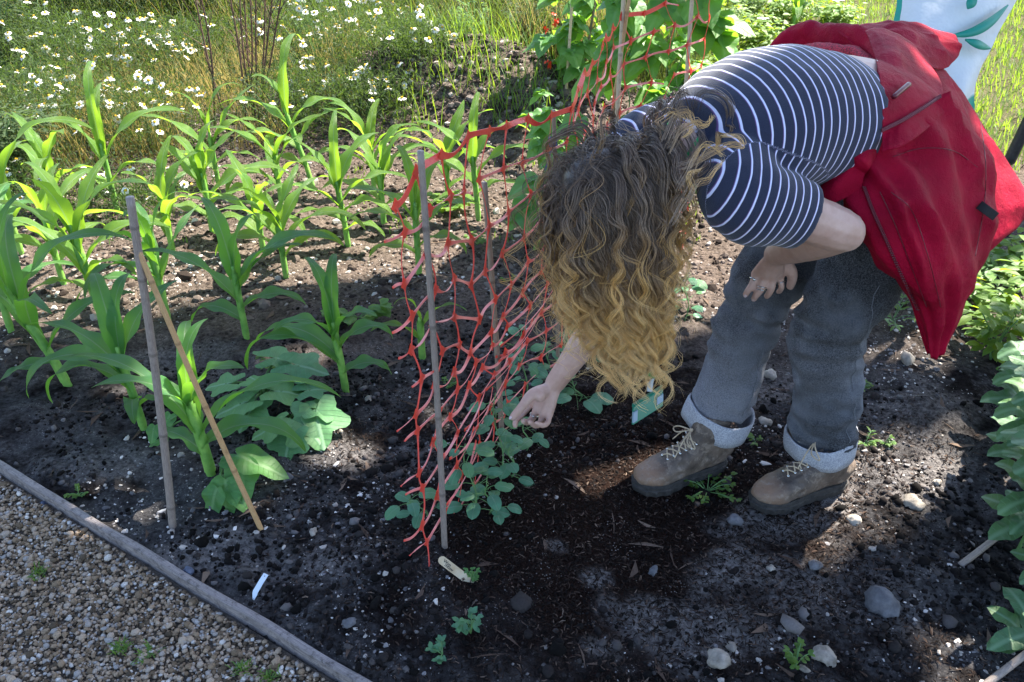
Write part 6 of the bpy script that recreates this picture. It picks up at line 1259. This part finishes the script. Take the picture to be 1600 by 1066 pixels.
# fly-away curls lying over the shoulder blade
FW = []
for (pts_, nn_) in [([(1045, 235, 1.60), (1062, 205, 1.58), (1085, 190, 1.58), (1100, 200, 1.58), (1112, 178, 1.57)], 16), ([(1040, 220, 1.62), (1055, 185, 1.62), (1072, 176, 1.62), (1082, 200, 1.61), (1068, 212, 1.60)], 16), ([(1060, 260, 1.55), (1085, 252, 1.54), (1110, 238, 1.54), (1135, 225, 1.55), (1160, 230, 1.55), (1150, 215, 1.55), (1128, 208, 1.55)], 14), ([(1062, 290, 1.52), (1078, 262, 1.52), (1088, 238, 1.53), (1106, 228, 1.54), (1128, 240, 1.53)], 12), ([(1070, 320, 1.50), (1080, 300, 1.50), (1092, 284, 1.51), (1108, 280, 1.51), (1122, 262, 1.52), (1126, 248, 1.53)], 12), ([(1052, 350, 1.50), (1068, 320, 1.50), (1082, 300, 1.50), (1078, 275, 1.50), (1095, 262, 1.52)], 12), ([(1040, 205, 1.65), (1030, 190, 1.65), (1050, 178, 1.66), (1070, 184, 1.66)], 10)]:
    C = cr(np.array([at(u, v, t - .02) for u, v, t in pts_]), 45)
    for k in range(nn_):
        o_ = rs.normal(0, .0055, 3); t = np.linspace(0, 1, 45); Q = C + o_ * (1 - .6 * t)[:, None] + .0045 * np.stack([np.sin(t * 14 + k * .2), np.cos(t * 12 + k * .2), np.sin(t * 11)], -1) * t[:, None]; V, F, A = loft(Q, .0005 * (1 - .6 * t), h=(.2, .9, -.4), raw=True, n=3, cap=False); A = np.stack([.25 + .55 * A[:, 1], np.full(len(A), rs.random()), np.full(len(A), .6 + .4 * rs.random())], -1); g.add(V - P0, F, A)
# stray single hairs
n3 = 150; q = nrm(rs.normal(0, 1, (3000, 3))); q = q[(q[:, 1] < .3)][:n3]; PS = hc + (q * RH * 1.0) @ HM.T
V3, F3, A3 = strands(PS, nrm((q) @ HM.T + rs.normal(0, .5, q.shape)), rs.uniform(.24, .40, len(q)), drift=np.stack([np.clip((.135 + (PS[:, 0] - .06) * .7 - PS[:, 0]) * 2.6, -.5, .8) + rs.normal(0, .12, len(q)), rs.normal(0, .1, len(q)), 0 * PS[:, 0]], -1), per=3, seed=3, wave=.02, wid=.0006, clump=.006); g.add(V3 - P0, F3, A3)
# scalp shell under the strands
V, F = ball(hc + HM @ A_(0, -.008, 0), RH * .955, 30, 20, HM); g.add(V - P0, F, np.stack([np.zeros(len(V)), np.full(len(V), .1), np.zeros(len(V))], -1))
hair = g.build('hair', MHAIR, person); hair['label'] = 'long curly hair, ash brown at the roots and golden at the tips'
# ---- lanyard hanging from the neck
MLG = N('green_cord').done((.01, .32, .09), .45); MHOLD = N('green_plastic_holder'); MHOLD = MHOLD.done((.002, .15, .10), .3); MCLR = N('clear_silver_plastic').done((.45, .50, .55), .25); MPALE = N('pale_card').done((.20, .28, .36), .4)
c0 = at(1016, 604, 1.86); root = empty('lanyard', c0); meta(root, 'green lanyard with a plastic card holder dangling below the curls', 'lanyard'); o0 = c0
g = G()
for s in (-1, 1): stem(g, np.array([neckb + Lv * .05 * s + [-.03, -.01, .03], neckb + Lv * .055 * s + [-.09, -.03, -.08], (neckb + c0) / 2 + Lv * .02 * s + [-.05, -.03, -.05], at(1018, 560, 1.86)]) - o0, .0032, .0032, 8, 40)
V, F, A = caps(np.array([at(1018, 552, 1.86), at(1018, 566, 1.86)]) - o0, .0065); g.add(V, F, A); g.build('cord', MLG, root)
g = G(); V, F, A = caps(np.array([at(1017, 563, 1.86), at(1017, 567, 1.86)]) - o0, .0075); g.add(V, F, A); g.build('bead', MLG, root)
g = G(); V, F, A = loft(np.array([at(1016, 580, 1.86), at(1016, 591, 1.86)]) - o0, [.0085, .0105], h=(1, 0, 0), m=6, n=18, pw=3); g.add(V, F, A); g.build('bead', MLG, root)
g = G(); V, F, A = loft(np.array([at(1016, 592, 1.86), at(1016, 597, 1.86), at(1015, 612, 1.86)]) - o0, [.0095, .007, .006], h=(1, 0, 0), m=12, n=16); g.add(V, F, A); stem(g, np.array([at(1017, 566, 1.86), at(1016, 581, 1.86)]) - o0, .004, .004, 8); g.build('swivel', MCLR, root)
a_, b_, c_, d_ = [at(u, v, t) - o0 for u, v, t in ((989, 634, 1.85), (1035, 604, 1.90), (1035, 634, 1.90), (988, 664, 1.85))]
def slab(pts, th, nm, mat, n_=nrm(A_(.3, -.8, .4))):
    k = len(pts); V = np.vstack([np.array(pts) + n_ * th / 2, np.array(pts) - n_ * th / 2]); F = [np.array([list(range(k)), list(range(2 * k - 1, k - 1, -1))]), np.array([[i + k, (i + 1) % k + k, (i + 1) % k, i] for i in range(k)])]
    o = mk(nm, V, F, mat, root, np.zeros((2 * k, 3)), smooth=False); md = o.modifiers.new('b', 'BEVEL'); md.width = .0012; md.segments = 2; return o
slab([a_, b_, c_, d_], .007, 'card_holder', MHOLD); up_ = A_(0, -.004, .0)
slab([a_ * 1.0 + [0, 0, .004], b_ + [0, 0, .004], b_ - [0, 0, .004], a_ - [0, 0, .004]], .011, 'top_rail', MHOLD)
slab([a_ * .72 + d_ * .28 + up_, a_ * .72 + d_ * .28 + (b_ - a_) * .14 + up_, a_ * .15 + d_ * .85 + (b_ - a_) * .14 + up_, a_ * .15 + d_ * .85 + up_], .0075, 'card_edge', MPALE); slab([b_ * .7 + c_ * .3 - (b_ - a_) * .22 + up_, b_ * .7 + c_ * .3 + up_, b_ * .3 + c_ * .7 + up_, b_ * .3 + c_ * .7 - (b_ - a_) * .22 + up_], .0075, 'card_edge', MPALE)
bpy.data.materials.remove(MAT_TMP)
